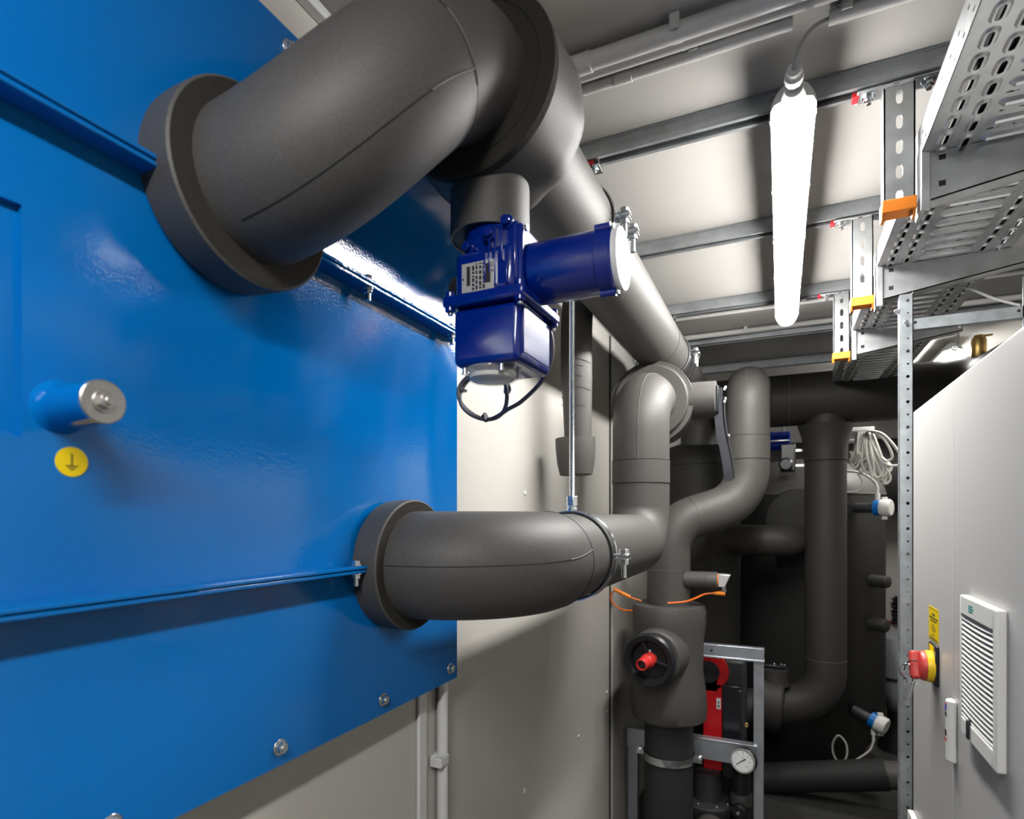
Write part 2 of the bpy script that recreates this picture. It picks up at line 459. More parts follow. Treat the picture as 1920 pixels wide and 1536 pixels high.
# valve cover 1 (butterfly valve body wrapped in foam)
cover1 = empty('valve_cover', (HX, .888, HZ), 'fat grey foam valve cover above the dark blue actuator', 'valve cover', 'grey foam valve covers')
def pleat(a, i): return 1 + (0, .006, .014, .022, .024, .022, .014, 0)[i] * math.sin(11 * a + .4 + .25 * i) * (.6 + .4 * math.sin(3 * a))
obj('cover_body', MB().lathe((HX, .810, HZ), (0, 1, 0), [(.148, .018), (.149, .05), (.150, .08), (.152, .105), (.152, .130), (.146, .150), (.130, .165), (.10, .172)], 72, mod=pleat), 'foam', cover1)
obj('end_disc', MB().lathe((HX, .810, HZ), (0, 1, 0), [(.099, 0), (.145, 0), (.148, .003), (.148, .018), (.10, .018)], 64), 'foam_cut', cover1)
seam(ring_path((HX, .8095, HZ), (0, 1, 0), .124), cover1, .0009, 'seam_dark')
obj('neck_sleeve', MB().lathe((HX + .001, .888, .470), (0, 0, 1), [(.064, .03), (.064, 0), (.0675, 0), (.068, .01), (.0675, .05), (.0675, .12)], 48), 'foam', cover1)
obj('neck_shade', MB().cyl((HX + .001, .888, .4715), (HX + .001, .888, .52), .0655, 40), 'black_matte', cover1)  # black plug standing in for the shade inside the sleeve
# header run along the ceiling
hp = empty('insulated_pipe', (HX, .98, HZ), 'long straight grey foam insulated pipe hung under the ceiling rails', 'pipe', 'grey foam insulated pipework')
hpath = fillet([(HX, .975, HZ), (HX, 3.66, HZ), (HX, 3.66, .40)], [0, .17, 0], 14)
obj('straight_run', MB().tube(hpath[:1] + [Vector((HX, 2.30, HZ))], HR, 48), 'foam', hp)
obj('far_run', MB().tube([Vector((HX, 2.30, HZ))] + hpath[1:], HR, 48), 'foam', hp)
seam(ring_path((HX, 2.30, HZ), (0, 1, 0), HR + .0005), hp, .0008)
seam(ring_path((HX, 1.02, HZ), (0, 1, 0), HR + .0005), hp, .0008)
for y in (2.66, 2.70, 2.74): seam(ring_path((HX, y, HZ), (0, 1, 0), HR + .001), hp, .0035, 'rubber', 'rubber_ring')

# lower run
LX, LZ, LR = -.455, -.096, .099
low = empty('insulated_pipe', (PX, .955, LZ), 'grey foam insulated pipe from lower panel flange, running back and bending upward', 'pipe', 'grey foam insulated pipework')
VY, VZ = 2.09, .437
lpath = fillet([(PX, .955, LZ), (LX, .955, LZ), (LX, VY, LZ), (LX, VY, VZ), (LX, 2.25, VZ)], [0, .19, .13, .135, 0], 16)
i1 = next(i for i, p in enumerate(lpath) if p.y > 1.2) - 1
i2 = next(i for i, p in enumerate(lpath) if p.z > .05) - 1
i3 = i2 + 1
cut1 = Vector((LX, 1.165, LZ)); zc1, zc2 = .115, .195
obj('elbow', MB().tube(lpath[:i1 + 1] + [cut1], .1045, 48), 'foam', low)
obj('rising_bend', MB().tube([cut1] + lpath[i1 + 1:i2 + 1] + [Vector((LX, VY, zc1))], .1, 48), 'foam', low)
obj('coupling_band', MB().tube([(LX, VY, zc1), (LX, VY, zc2)], .1015, 48), 'foam', low)
obj('top_bend', MB().tube([Vector((LX, VY, zc2))] + lpath[i3:], .1, 48), 'foam', low)
obj('flange_collar', MB().lathe((PX, .955, LZ), (1, 0, 0), [(.125, 0), (.127, .02), (.127, .05), (.124, .0525), (.09, .0525)], 56), 'foam', low)
obj('collar_face', MB().lathe((PX + .052, .955, LZ), (1, 0, 0), [(.1235, 0), (.1235, .0012), (.10, .0012)], 56), 'foam_cut', low)
seam(off_seam(lpath[:i1 + 1] + [cut1], .1048, (.25, -1, .06), 1, i1 + 2), low, .0007)
gl = off_seam(lpath[:i1 + 1] + [cut1], .1050, (.25, -1, .06), 0, i1 + 2)
seam(gl[-5:], low, .0011, 'glue', 'glue_streak')
seam(ring_path(cut1, (0, 1, 0), .1046), low, .0009)
for z in (zc1, zc2): seam(ring_path((LX, VY, z), (0, 0, 1), .1016), low, .0009)
tb = off_seam([Vector((LX, VY, zc2))] + lpath[i3:], .1008, (.12, -1, .2), 0, len(lpath) - i3)
seam(tb, low, .0009, 'glue', 'glue_streak')

# second valve (lever valve) on the bend
lv = empty('lever_valve', (LX, 2.25, VZ), 'round grey foam covered valve with dark hand lever behind the rising pipe', 'valve')
obj('cover_body', MB().lathe((LX, 2.245, VZ), (0, 1, 0), [(.1, 0), (.138, 0), (.142, .004), (.144, .02), (.158, .022), (.160, .04), (.160, .13), (.15, .15), (.11, .155)], 64), 'foam', lv)
seam(ring_path((LX, 2.266, VZ), (0, 1, 0), .1585), lv, .0012, 'glue', 'glue_streak')
obj('stem_sleeve', MB().lathe((LX + .13, 2.33, VZ + .005), (1, 0, 0), [(.070, 0), (.071, .04), (.069, .104), (.060, .106)], 40), 'foam', lv)
obj('mount_plate', MB().box((LX + .236, 2.29, VZ - .05), (LX + .246, 2.37, VZ + .05)), 'black_plastic', lv, bevel=.003)
hl = spline([(-.213, 2.33, VZ + .045), (-.214, 2.33, VZ - .02), (-.207, 2.325, VZ - .11), (-.190, 2.32, VZ - .20), (-.180, 2.318, VZ - .265), (-.178, 2.318, VZ - .305)], 6)
mb = MB()
for i in range(len(hl) - 1):
    a, b = hl[i], hl[i + 1]
    w0 = .020 - .003 * i / len(hl); 
    mb.add([a + Vector((-.014, -w0, 0)), a + Vector((.014, -w0, 0)), a + Vector((.014, w0, 0)), a + Vector((-.014, w0, 0)),
            b + Vector((-.014, -w0, 0)), b + Vector((.014, -w0, 0)), b + Vector((.014, w0, 0)), b + Vector((-.014, w0, 0))],
           [(0, 3, 2, 1), (4, 5, 6, 7), (0, 1, 5, 4), (1, 2, 6, 5), (2, 3, 7, 6), (3, 0, 4, 7)])
lev = obj('hand_lever', mb, 'grey_lever', lv)
obj('lever_guard', MB().tube([p + Vector((.022, -.012, .004)) for p in hl[4:]], .004, 8), 'grey_lever', lv)
for dy, dz in ((-.022, .035), (-.022, -.012), (.012, .048), (.012, .005), (-.02, -.14)):
    q = Vector((-.19 if dz > -.1 else -.175, 2.33 + dy - .004, VZ + dz)); hexbolt(q, (.3, -1, 0), .006, 'bolt', lv, 'zinc', False, .004)

# ------------------------------------------------------------------ pipe clamps
def clamp(name, c, axis, up, R, label, rod_top=None, bands=(0,), width=.026, bolts=True, head=(0, 0, 1)):
    """split ring clamp; 'up' points across the ring to one ear, ears lie along +-side"""
    c = Vector(c); a = Vector(axis).normalized(); hd = Vector(head); side = a.cross(hd).normalized()
    th = empty(name, c - hd * (R + .01), label, 'pipe clamp', 'zinc pipe clamps')
    for bnd in bands:
        cc = c + a * bnd
        obj('rubber_liner', MB().lathe(cc - a * (width / 2 + .002), a, [(R + .0005, 0), (R + .0045, 0), (R + .0045, width + .004), (R + .0005, width + .004)], 56, closed=True), 'rubber', th)
        mb = MB().lathe(cc - a * (width / 2), a, [(R + .004, 0), (R + .0075, 0), (R + .0062, width * .25), (R + .0062, width * .75), (R + .0075, width), (R + .004, width)], 56, closed=True)
        bd = obj('band', mb, 'zinc', th)
        for sgn in (1, -1):
            e0 = cc + side * sgn * (R + .004)
            mb = MB()
            for hh in (.0035, -.0065):
                x0 = e0 + hd * hh
                pts = [x0 - a * width / 2, x0 + a * width / 2, x0 + a * width / 2 + side * sgn * .036, x0 - a * width / 2 + side * sgn * .036]
                mb.add(pts + [p + hd * .003 for p in pts], [(0, 3, 2, 1), (4, 5, 6, 7), (0, 1, 5, 4), (1, 2, 6, 5), (2, 3, 7, 6), (3, 0, 4, 7)])
            obj('ear', mb, 'zinc', th, bevel=.001)
            q = e0 + side * sgn * .022
            mb = MB().cyl(q + hd * .0065, q + hd * .0088, .0150, 20).hexa(q + hd * .0088, q + hd * .0185, .0118)
            mb.hexa(q - hd * .0170, q - hd * .0065, .0112).cyl(q - hd * .048, q - hd * .0170, .0066, 14)
            obj('bolt', mb, 'zinc', th, bevel=.0006)
    if rod_top is not None:
        b0 = c + hd * (R + .006)
        mb = MB().cyl(b0 - hd * .002, b0 + hd * .008, .013, 20)
        mb.hexa(b0 + hd * .013, b0 + hd * .036, .0140).cyl(b0, b0 + hd * .02, .0105, 16)
        obj('boss_nut', mb, 'zinc', th, bevel=.0008)
        # threaded rod with real thread ridges
        L = rod_top - b0.z; prof = [(.0001, 0.02)]; nth = int(L / .0035)
        for k in range(nth):
            h = .02 + (L - .02) * k / nth; prof += [(.0056, h), (.0068, h + .0017)]
        prof.append((.0001, L))
        obj('threaded_rod', MB().lathe(b0, hd, prof, 14, up=(1, 0, 0)), 'zinc', th, sharp=60)
    return th
clamp('pipe_clamp', (LX, 1.33, LZ), (0, 1, 0), None, .1005, 'zinc pipe clamp on lower pipe hanging from a long threaded rod', rod_top=HZ - HR - .004, width=.034)
clamp('pipe_clamp', (HX, 1.368, HZ), (0, 1, 0), None, .1, 'double zinc clamp on ceiling pipe beside the blue motor end', bands=(-.042, .042))
clamp('pipe_clamp', (HX, 2.58, HZ), (0, 1, 0), None, .1, 'farther double zinc clamp on ceiling pipe above the round lever valve', bands=(-.025, .025))

# ------------------------------------------------------------------ blue actuator
AX, AY = -.416, .868
act = empty('valve_actuator', (AX, AY, .21), 'dark blue electric valve actuator with motor hanging under the foam cover', 'actuator')
BL = 'actuator_blue'
obj('mount_cylinder', MB().lathe((AX - .012, AY, .405), (0, 0, 1), [(.056, 0), (.056, .055), (.052, .061), (.03, .063)], 44), BL, act)
gh = obj('gear_housing', MB().box((AX - .058, AY - .066, .345), (AX + .048, AY + .062, .418)), BL, act, bevel=.010, bseg=3)
obj('housing_step', MB().box((AX + .0, AY - .060, .36), (AX + .052, AY + .055, .455)), BL, act, bevel=.006)
mb = MB()
for dx, z0, z1 in ((-.002, .36, .415), (.006, .375, .43), (.016, .355, .445), (.028, .39, .45), (.036, .352, .40)):
    mb.box((AX + dx, AY - .0705, z0), (AX + dx + .003, AY - .058, z1))
obj('cast_ribs', mb, BL, gh, bevel=.001)
for p, ax in (((AX - .032, AY - .045, .427), (-.3, -1, 0)), ((AX + .004, AY - .054, .437), (0.1, -1, 0)), ((AX + .035, AY - .05, .452), (0, -1, 0))):
    p = Vector(p); a = Vector(ax).normalized()
    mb = MB().cyl(p, p + a * .014, .011, 20).cyl(p + a * .014, p + a * .022, .0075, 16)
    obj('lug_screw', mb, BL, act, bevel=.001)
obj('motor_flange', MB().box((AX + .046, AY - .056, .322), (AX + .058, AY + .056, .452)), BL, act, bevel=.006, bseg=3)
for dy in (-.048, .048):
    for z in (.331, .443): hexbolt((AX + .058, AY + dy, z), (1, 0, 0), .0055, 'flange_bolt', act, 'zinc' if dy < 0 else BL, False, 0)
mot = obj('motor', MB().lathe((AX + .058, AY, .387), (1, 0, 0), [(.046, 0), (.049, .004), (.049, .112), (.0525, .114), (.0525, .136), (.050, .139)], 40), BL, act)
obj('motor_end_cap', MB().lathe((AX + .197, AY, .387), (1, 0, 0), [(.050, 0), (.050, .004), (.046, .008), (0, .0095)], 40), 'pvc_white', mot, label='motor end cap whitened as lamp glare')  # white colour stands in for the lamp's reflection on the cap
for k in range(3):
    a = R_(40 + 120 * k); p = Vector((AX + .172, AY - .053 * math.cos(a), .387 + .053 * math.sin(a)))
    obj('cap_lug', MB().cyl(p, p + Vector((.024, 0, 0)), .0065, 14), BL, mot)
    hexbolt(p + Vector((.023, 0, 0)), (1, 0, 0), .0045, 'cap_screw', mot, 'zinc', False, 0)
lid = obj('cover_flange', MB().box((AX - .072, AY - .082, .326), (AX + .072, AY + .080, .345)), BL, act, bevel=.005, bseg=3)
for dx in (-.062, .062):
    for dy in (-.072, .070):
        obj('flange_lug', MB().cyl((AX + dx, AY + dy, .320), (AX + dx, AY + dy, .352), .0085, 16), BL, lid, bevel=.0015)
        hexbolt((AX + dx, AY + dy, .321), (0, 0, -1), .005, 'lid_screw', lid, 'zinc', False, 0)
tbx = obj('terminal_box', MB().box((AX - .061, AY - .068, .232), (AX + .060, AY + .067, .327)), BL, act, bevel=.012, bseg=4)
obj('side_plate', MB().box((AX + .0595, AY - .055, .246), (AX + .0612, AY + .055, .318)), BL, tbx, bevel=.0008)
sg = obj('sight_glass', MB().lathe((AX - .012, AY - .020, .234), (0, 0, -1), [(.045, 0), (.046, .010), (.042, .018), (.036, .0215), (0, .023)], 40), 'clear_plastic', act, label='clear domed position window')
obj('indicator_disc', MB().lathe((AX - .012, AY - .020, .231), (0, 0, -1), [(.036, .006), (.038, .008), (.038, .0135), (.034, .016), (0, .0165)], 36), 'indicator_white', act)
for k in range(4):
    a = R_(45 + 90 * k); p = Vector((AX - .012 + .047 * math.cos(a), AY - .020 + .047 * math.sin(a), .235))
    obj('window_screw', MB().cyl(p, p - Vector((0, 0, .012)), .004, 12).cyl(p - Vector((0, 0, .012)), p - Vector((0, 0, .0135)), .006, 12), 'zinc', act)
obj('hand_knob', MB().lathe((AX - .055, AY - .01, .372), (-1, 0, 0), [(.012, 0), (.012, .01), (.030, .012), (.031, .028), (.026, .033)], 32), 'black_plastic', act)
# nameplate
npx0, npx1, npz0, npz1, npy = -.459, -.401, .349, .396, AY - .0672
npl = obj('nameplate', MB().box((npx0, npy - .001, npz0), (npx1, npy, npz1)), 'plate_silver', act, bevel=.0006)
mb = MB(); w = npx1 - npx0; h = npz1 - npz0; rng = random.Random(3)
cols = [(.16, .27, .25), (.33, .40, .7), (.44, .50, .8), (.55, .62, .8), (.66, .73, .8), (.76, .90, .2)]
for a, b, dens in cols:
    t = .05
    if dens < .3: mb.box((npx0 + w * a, npy - .0013, npz0 + h * .22), (npx0 + w * b, npy - .001, npz0 + h * .88)); continue
    while t < .9:
        L = rng.uniform(.06, .16)
        mb.box((npx0 + w * a, npy - .0013, npz0 + h * t), (npx0 + w * b, npy - .001, npz0 + h * min(t + L, .94))); t += L + rng.uniform(.03, .06)
obj('plate_print', mb, 'ink', npl)
text('plate_mark', 'CE', .007, (npx1 - .0045, npy - .0012, npz1 - .009), (0, 0, -1), (1, 0, 0), 'ink', npl)
for x, z in ((npx0 + .003, npz0 + .022), (npx1 - .003, npz0 + .028)):
    obj('rivet', MB().lathe((x, npy - .001, z), (0, -1, 0), [(.002, 0), (.0015, .0008), (0, .001)], 10), 'zinc', npl)
act.location = Vector((AX, AY, .21)) + Vector((-.009, .020, .010))   # hung under the stem sleeve
# actuator cable with its coil
def P3(l, r, n, m, name, label=None, cat=None, group=None, parent=None, closed=False, seg=8):
    return obj(name, MB().tube(spline(l, seg, closed), r, n, closed=closed), m, parent, label, cat, group, org=l[0] if parent is None else None)
cw = empty('actuator_cable', (-.50, 1.0, .19), 'grey coiled actuator cable looped below the dark blue actuator', 'cable')
coil = []
for k in range(0, 29):
    a = R_(-50 - 24 * k); 
    coil.append((-.518 + (.0505 + .0045 * math.sin(k * .45)) * math.cos(a), 1.0 + .012 * math.sin(k * .9), .243 + (.0515 + .0045 * math.cos(k * .4)) * math.sin(a)))
lead = [(AX + .045, AY + .085, .335), (-.372, .975, .315), (-.378, .99, .285), (-.40, 1.0, .25), (-.44, 1.0, .216), (-.47, 1.0, .202)]
tail = [(-.475, 1.0, .235), (-.468, .99, .27), (-.46, .93, .30), (-.455, .93, .335)]
P3(lead + coil[1:] + tail, .0040, 10, 'cable_grey', 'cable_run', parent=cw, seg=5)
for c_, d_ in (((-.518, 1.0, .190), (1, 0, .1)), ((-.569, 1.0, .246), (0, 0, 1))):
    obj('cable_tie', MB().lathe(c_, d_, [(.0095, -.0015), (.0095, .0015)], 16).box((c_[0] - .002, c_[1] - .013, c_[2] - .003), (c_[0] + .003, c_[1] - .008, c_[2] + .003)), 'black_plastic', cw)

# ------------------------------------------------------------------ hanging drain hose
hs = empty('drain_hose', (-.618, 1.85, .13), 'black hanging foam hose with wider grey sleeve at its lower end', 'hose')
obj('hose', MB().tube(spline([(-.60, 1.85, .82), (-.615, 1.85, .66), (-.617, 1.85, .5), (-.614, 1.85, .38), (-.612, 1.85, .24)], 8), [.052] * 20 + [.051 - .0006 * i for i in range(13)], 32), 'foam', hs)
obj('end_sleeve', MB().lathe((-.618, 1.85, .135), (-.03, 0, 1), [(.050, .0), (.054, .001), (.062, .04), (.066, .09), (.066, .122), (.045, .123)], 40), 'foam', hs)
mb = MB()
for k in range(9):
    z = .36 + .03 * k; mb.tube(ring_path((-.614, 1.85, z + .006 * math.sin(k * 5)), (.15 + .1 * math.sin(k * 3), .1, 1), .0519, 150 + 25 * math.sin(k * 2), 320 + 30 * math.sin(k * 4), 20), .0008, 5)
obj('crease_lines', mb, 'foam', hs, kind='stuff')

# ------------------------------------------------------------------ ceiling rails
def rail(y, x0, x1, label):
    th = empty('ceiling_rail', ((x0 + x1) / 2, y, .859), label, 'rail', 'galvanised ceiling rails')
    w, t, zb, zt = .041, .003, .859, ZC
    poly = [(-w / 2, 0), (-w / 2 + .0095, 0), (-w / 2 + .0095, .007), (-w / 2 + t, .007), (-w / 2 + t, zt - zb - t), (w / 2 - t, zt - zb - t), (w / 2 - t, .007), (w / 2 - .0095, .007), (w / 2 - .0095, 0), (w / 2, 0), (w / 2, zt - zb), (-w / 2, zt - zb)]
    # two C halves to keep faces simple
    half = [(-w / 2, 0), (-w / 2 + .0095, 0), (-w / 2 + .0095, .006), (-w / 2 + t, .006), (-w / 2 + t, zt - zb - t), (0, zt - zb - t), (0, zt - zb), (-w / 2, zt - zb)]
    mb = MB()
    mb.prism(half, (x0, y, zb), (0, 1, 0), (0, 0, 1), (x1 - x0, 0, 0)); mb.prism([(-a, b) for a, b in reversed(half)], (x0, y, zb), (0, 1, 0), (0, 0, 1), (x1 - x0, 0, 0))
    obj('channel', mb, 'galv_rail', th)
    mb = MB()
    for z in (.872, .878): mb.box((x0, y - w / 2 - .0008, z), (x1, y - w / 2 + .001, z + .0018))
    mb.box((x0, y - w / 2 - .0025, zt - .006), (x1, y - w / 2 + .001, zt - .002))
    obj('pressed_lines', mb, 'galv_rail', th)
    obj('slot_shade', MB().box((x0, y - w / 2 + t, zb + .02), (x1, y + w / 2 - t, zb + .022)), 'rubber', th)  # black strip in place of the shade inside the open channel
    return th
RY = [1.370, 1.936, 2.560, 3.065, 3.69]
names = ['nearest galvanised ceiling rail crossing above the tube lamp', 'second nearest galvanised ceiling rail crossing above the tube lamp middle', 'third galvanised ceiling rail near far end of tube lamp', 'fourth galvanised ceiling rail running beside the far conduit', 'farthest galvanised ceiling rail just before the cross pipe']
for y, l in zip(RY, names):
    th = rail(y, -.62, .62 if y > 3.6 else XR - .02, l)
def isolator(x, y, parent_rail_label):
    th = empty('rail_isolator', (x, y, .835), parent_rail_label, 'rail nut', 'red rail isolators')
    obj('rubber_block', MB().box((x - .014, y - .018, .848), (x + .006, y + .018, .858)), 'red_rubber', th, bevel=.002)
    obj('steel_clip', MB().box((x + .002, y - .020, .842), (x + .020, y + .02, .846)).box((x + .018, y - .02, .842), (x + .020, y + .02, .858)), 'zinc', th, bevel=.0008)
    hexbolt((x + .004, y - .004, .842), (0, 0, -1), .008, 'bolt', th, 'zinc', True, .004)
isolator(-.415, 1.372, 'red rubber isolator with bolt under nearest rail beside ceiling pipe')
isolator(-.43, 2.56, 'red rubber isolator with bolt under third rail beside ceiling pipe')

# ------------------------------------------------------------------ conduits on the ceiling
def conduit(y, r, x0, x1, label, z=None, coup=()):
    z = ZC - r - .006 if z is None else z
    th = empty('ceiling_conduit', ((x0 + x1) / 2, y, z), label, 'conduit', 'grey ceiling conduits')
    obj('conduit_tube', MB().cyl((x0, y, z), (x1, y, z), r, 24), 'pvc_grey', th)
    for a, b in coup: obj('coupling', MB().lathe((a, y, z), (1, 0, 0), [(r * .9, 0), (r * 1.13, .001), (r * 1.13, b - a - .001), (r * .9, b - a)], 28), 'pvc_grey', th)
    return th
def conduit_clip(x, y, r, parent):
    z = ZC - r - .006
    mb = MB().box((x - .009, y - r - .004, ZC - .012), (x + .009, y + r + .004, ZC - .0005))
    mb.box((x - .009, y - r - .0045, z - r * .4), (x + .009, y - r - .0005, ZC - .002)); mb.box((x - .009, y + r + .0005, z - r * .4), (x + .009, y + r + .0045, ZC - .002))
    mb.box((x - .006, y - r - .0065, z - r * .5), (x + .006, y - r - .004, z + r * .3))
    obj('clip', mb, 'pvc_grey', parent, bevel=.001)
c1 = conduit(1.083, .0165, -.6, 1.1, 'thickest ceiling conduit, farthest left of the three near the lamp', coup=((-.372, -.33),))
c2 = conduit(1.122, .0105, -.6, 1.1, 'thin middle ceiling conduit of the three near the lamp')
c3 = conduit(1.152, .0125, -.6, .02, 'thin ceiling conduit nearest the lamp ending left of its cable', coup=((-.305, -.268),))
c4 = conduit(1.170, .0125, .078, 1.1, 'short ceiling conduit taking the lamp cable towards the tray')
for x in (-.172, .4): conduit_clip(x, 1.083, .0165, c1); conduit_clip(x + .012, 1.122, .0105, c2)
conduit_clip(-.150, 1.152, .0125, c3); conduit_clip(.105, 1.170, .0125, c4)
conduit_clip(.45, 1.170, .0125, c4)
c5 = conduit(2.985, .0125, -.6, .9, 'ceiling conduit with clip just ahead of the fourth rail'); conduit_clip(-.15, 2.985, .0125, c5)
c6 = conduit(2.70, .008, -.6, .9, 'slim ceiling conduit just beyond the third rail'); conduit_clip(.09, 2.70, .008, c6)

# ------------------------------------------------------------------ tube lamps
def lamp(x, y0, y1, z, label, cable, glow='lamp_glow'):
    th = empty('tube_lamp', (x, (y0 + y1) / 2, z), label, 'lamp', 'sealed tube lamps')
    r = .0395
    prof = [(.020, 0), (.033, .004), (r - .003, .014), (r, .022), (r, y1 - y0 - .065), (.036, y1 - y0 - .04), (.026, y1 - y0 - .018), (.012, y1 - y0 - .004)]
    def arc(a0, a1, n, dr=0.0):
        m = MB(); vv = []; ff = []
        for pr_, ph_ in prof:
            for k in range(n + 1):
                a = R_(a0 + (a1 - a0) * k / n); vv.append((x + (pr_ + dr) * math.cos(a), y0 + ph_, z + (pr_ + dr) * math.sin(a)))
        for i in range(len(prof) - 1):
            for k in range(n): ff.append((i * (n + 1) + k, i * (n + 1) + k + 1, (i + 1) * (n + 1) + k + 1, (i + 1) * (n + 1) + k))
        return m.add(vv, ff)
    obj('diffuser', arc(170, 370, 14), glow, th)
    obj('housing', arc(-7, 187, 14, .0012), 'lamp_cap', th)
    obj('end_cap', MB().lathe((x, y0 - .028, z), (0, 1, 0), [(.012, 0), (.016, .002), (.018, .016), (.022, .030)], 28), 'lamp_cap', th)
    gl = obj('cable_gland', MB().lathe((x, y0 - .072, z + .004), (0, 1, .05), [(.008, 0), (.0125, .0), (.0135, .012), (.012, .014), (.0165, .016), (.0165, .030), (.013, .033), (.013, .045)], 12), 'lamp_cap', th)
    for yy in (y0 + .05, y0 + .33, y0 + .62, y0 + .9, y1 - .09):
        for sx in (-1, 1):
            obj('lens_clip', MB().box((x + sx * .0400, yy, z - .004), (x + sx * .0430, yy + .014, z + .012)), 'lamp_cap', th, bevel=.001)
    for yy in (1.370 if y0 > 1 else y0 + .2, 1.936 if (y0 > 1 and y0 < 2) else y1 - .25):
        obj('mount_bracket', MB().box((x - .02, yy - .012, z + .036), (x + .02, yy + .012, .8995 if not (y0 > 1 and y0 < 2) else .862)), 'galv_rail', th)
    P3(cable, .0045, 10, 'cable_light', 'cable', parent=th)
    return th
lamp(.023, 1.240, 2.64, .803, 'bright white tube lamp under the ceiling in mid view', [(.023, 1.180, .808), (.024, 1.160, .812), (.030, 1.148, .826), (.044, 1.150, .850), (.062, 1.162, .870), (.088, 1.172, .881)])
lamp(.800, 3.62, 4.40, .8455, 'far white tube lamp seen above the fat cross pipe', [(.800, 3.565, .849), (.800, 3.545, .854), (.800, 3.540, .872), (.800, 3.540, .897)], 'lamp_glow_far')
lamp(.025, -1.35, .02, .803, 'white tube lamp overhead behind the viewpoint', [(.025, -1.4, .808), (.022, -1.44, .822), (.03, -1.45, .86), (.03, -1.45, .897)])

# ------------------------------------------------------------------ cable tray and brackets
TX0, TX1, TZ = .247, .545, .698
TY0, TY1 = .55, 3.45
tray = empty('cable_tray', ((TX0 + TX1) / 2, 1.5, TZ), 'long perforated galvanised cable tray on brackets at upper right', 'cable tray')
mb = MB(); PIT = .05; nP = int(round((TY1 - TY0) / PIT)); DN = (0, 0, -1)
def plate(x0, x1, y0, y1): mb.box((x0, y0, TZ), (x1, y1, TZ + .0012))
cwid = .036
rows = [TX0 + .012 + cwid / 2, TX0 + .012 + cwid * 1.5]
rowsR = [TX1 - .012 - cwid / 2, TX1 - .012 - cwid * 1.5]
for k in range(nP):
    y0 = TY0 + k * PIT
    plate(TX0, TX0 + .012, y0, y0 + PIT); plate(TX1 - .012, TX1, y0, y0 + PIT)
    for j, x in enumerate(rows + rowsR):
        mb.cell((x, y0 + PIT / 2 + (.0125 if j % 2 else -.0125), TZ), (1, 0, 0), (0, 1, 0), DN, cwid, PIT, .0090, .030, .0012, 20, .0070, .0034)
    xa, xb = TX0 + .012 + 2 * cwid, TX1 - .012 - 2 * cwid; xm = (xa + xb) / 2; wd_ = xb - xa
    # strip with the pressed rib, then a strip with short slots
    for q in range(4):
        mb.cell((xa + wd_ * (q + .5) / 4, y0 + .012, TZ), (1, 0, 0), (0, 1, 0), DN, wd_ / 4, .024, .022 if (q + k) % 2 else .009, .005, .0012, 10)
    plate(xa, xb, y0 + .024, y0 + PIT)
    yr = y0 + .036; L = wd_ / 2 - .004
    ribp = [(-.0075, 0), (-.0050, -.0060), (0, -.0082), (.0050, -.0060), (.0075, 0)]
    vs = []; 
    for sx, sc in ((xm - L, .05), (xm - L + .008, 1), (xm + L - .008, 1), (xm + L, .05)):
        vs += [Vector((sx, yr + a * max(sc, .4), TZ + b * sc - .0001)) for a, b in ribp]
    mb.add(vs, [(i * 5 + q, (i + 1) * 5 + q, (i + 1) * 5 + q + 1, i * 5 + q + 1) for i in range(3) for q in range(4)])
obj('tray_floor', mb, 'galv', tray)
for sx, xx in ((-1, TX0), (1, TX1)):
    mb = MB(); n2 = int((TY1 - TY0) / .025)
    for k in range(n2):
        yc = TY0 + (k + .5) * .025
        for zz in (.0, 1.0):
            hole = (k + int(zz)) % 2 == 0
            zc = TZ + .014 + zz * .022
            if hole: mb.cell((xx, yc, zc), (0, 1, 0), (0, 0, 1), (sx, 0, 0), .025, .022, .013, .0045, .0012, 8)
            else: mb.box((min(xx, xx - sx * .0012), yc - .0125, zc - .011), (max(xx, xx - sx * .0012), yc + .0125, zc + .011))
    mb.box((min(xx, xx - sx * .0012), TY0, TZ), (max(xx, xx - sx * .0012), TY1, TZ + .003))
    mb.box((min(xx, xx - sx * .0012), TY0, TZ + .047), (max(xx, xx - sx * .0012), TY1, TZ + .058))
    mb.tube([(xx - sx * .004, TY0, TZ + .058), (xx - sx * .004, TY1, TZ + .058)], .004, 10)
    obj('tray_side', mb, 'galv', tray)
# cables lying in the tray
TC = [(.2645, .0145, 'black_plastic', 'black cable lying along the left side of the tray'), (.295, .012, 'cable_grey', 'thick dark grey cable, second from left in the tray'),
      (.318, .011, 'black_plastic', 'black cable, third from left in the tray'), (.345, .013, 'black_plastic', 'thickest black cable in the tray'), (.374, .012, 'cable_grey', 'dark grey cable, fifth from left in the tray'),
      (.402, .011, 'black_plastic', 'black cable, sixth from left in the tray'), (.430, .013, 'black_plastic', 'black cable, seventh from left in the tray'), (.459, .012, 'cable_grey', 'dark grey cable, third from right in the tray'),
      (.487, .011, 'black_plastic', 'black cable, second from right in the tray'), (.514, .012, 'black_plastic', 'black cable lying along the right side of the tray')]
for i, (x, r, m, l) in enumerate(TC):
    P3([(x + .003 * math.sin(k * 1.3 + i), TY0 + .02 + k * .475, TZ + .0035 + r) for k in range(7)], r, 8, m, 'tray_cable', l, 'cable', 'cables in the tray', seg=4)
obj('cable_tie', MB().tube(spline([(.366, .93, .694), (.369, .95, .690), (.358, .955, .700), (.350, .94, .706), (.356, .925, .698)], 4, True), .0022, 8, closed=True).box((.360, .948, .688), (.368, .956, .696)), 'black_plastic', None, 'black cable tie looped through a slot of the near tray floor', 'cable tie', org=(.366, .94, .69))

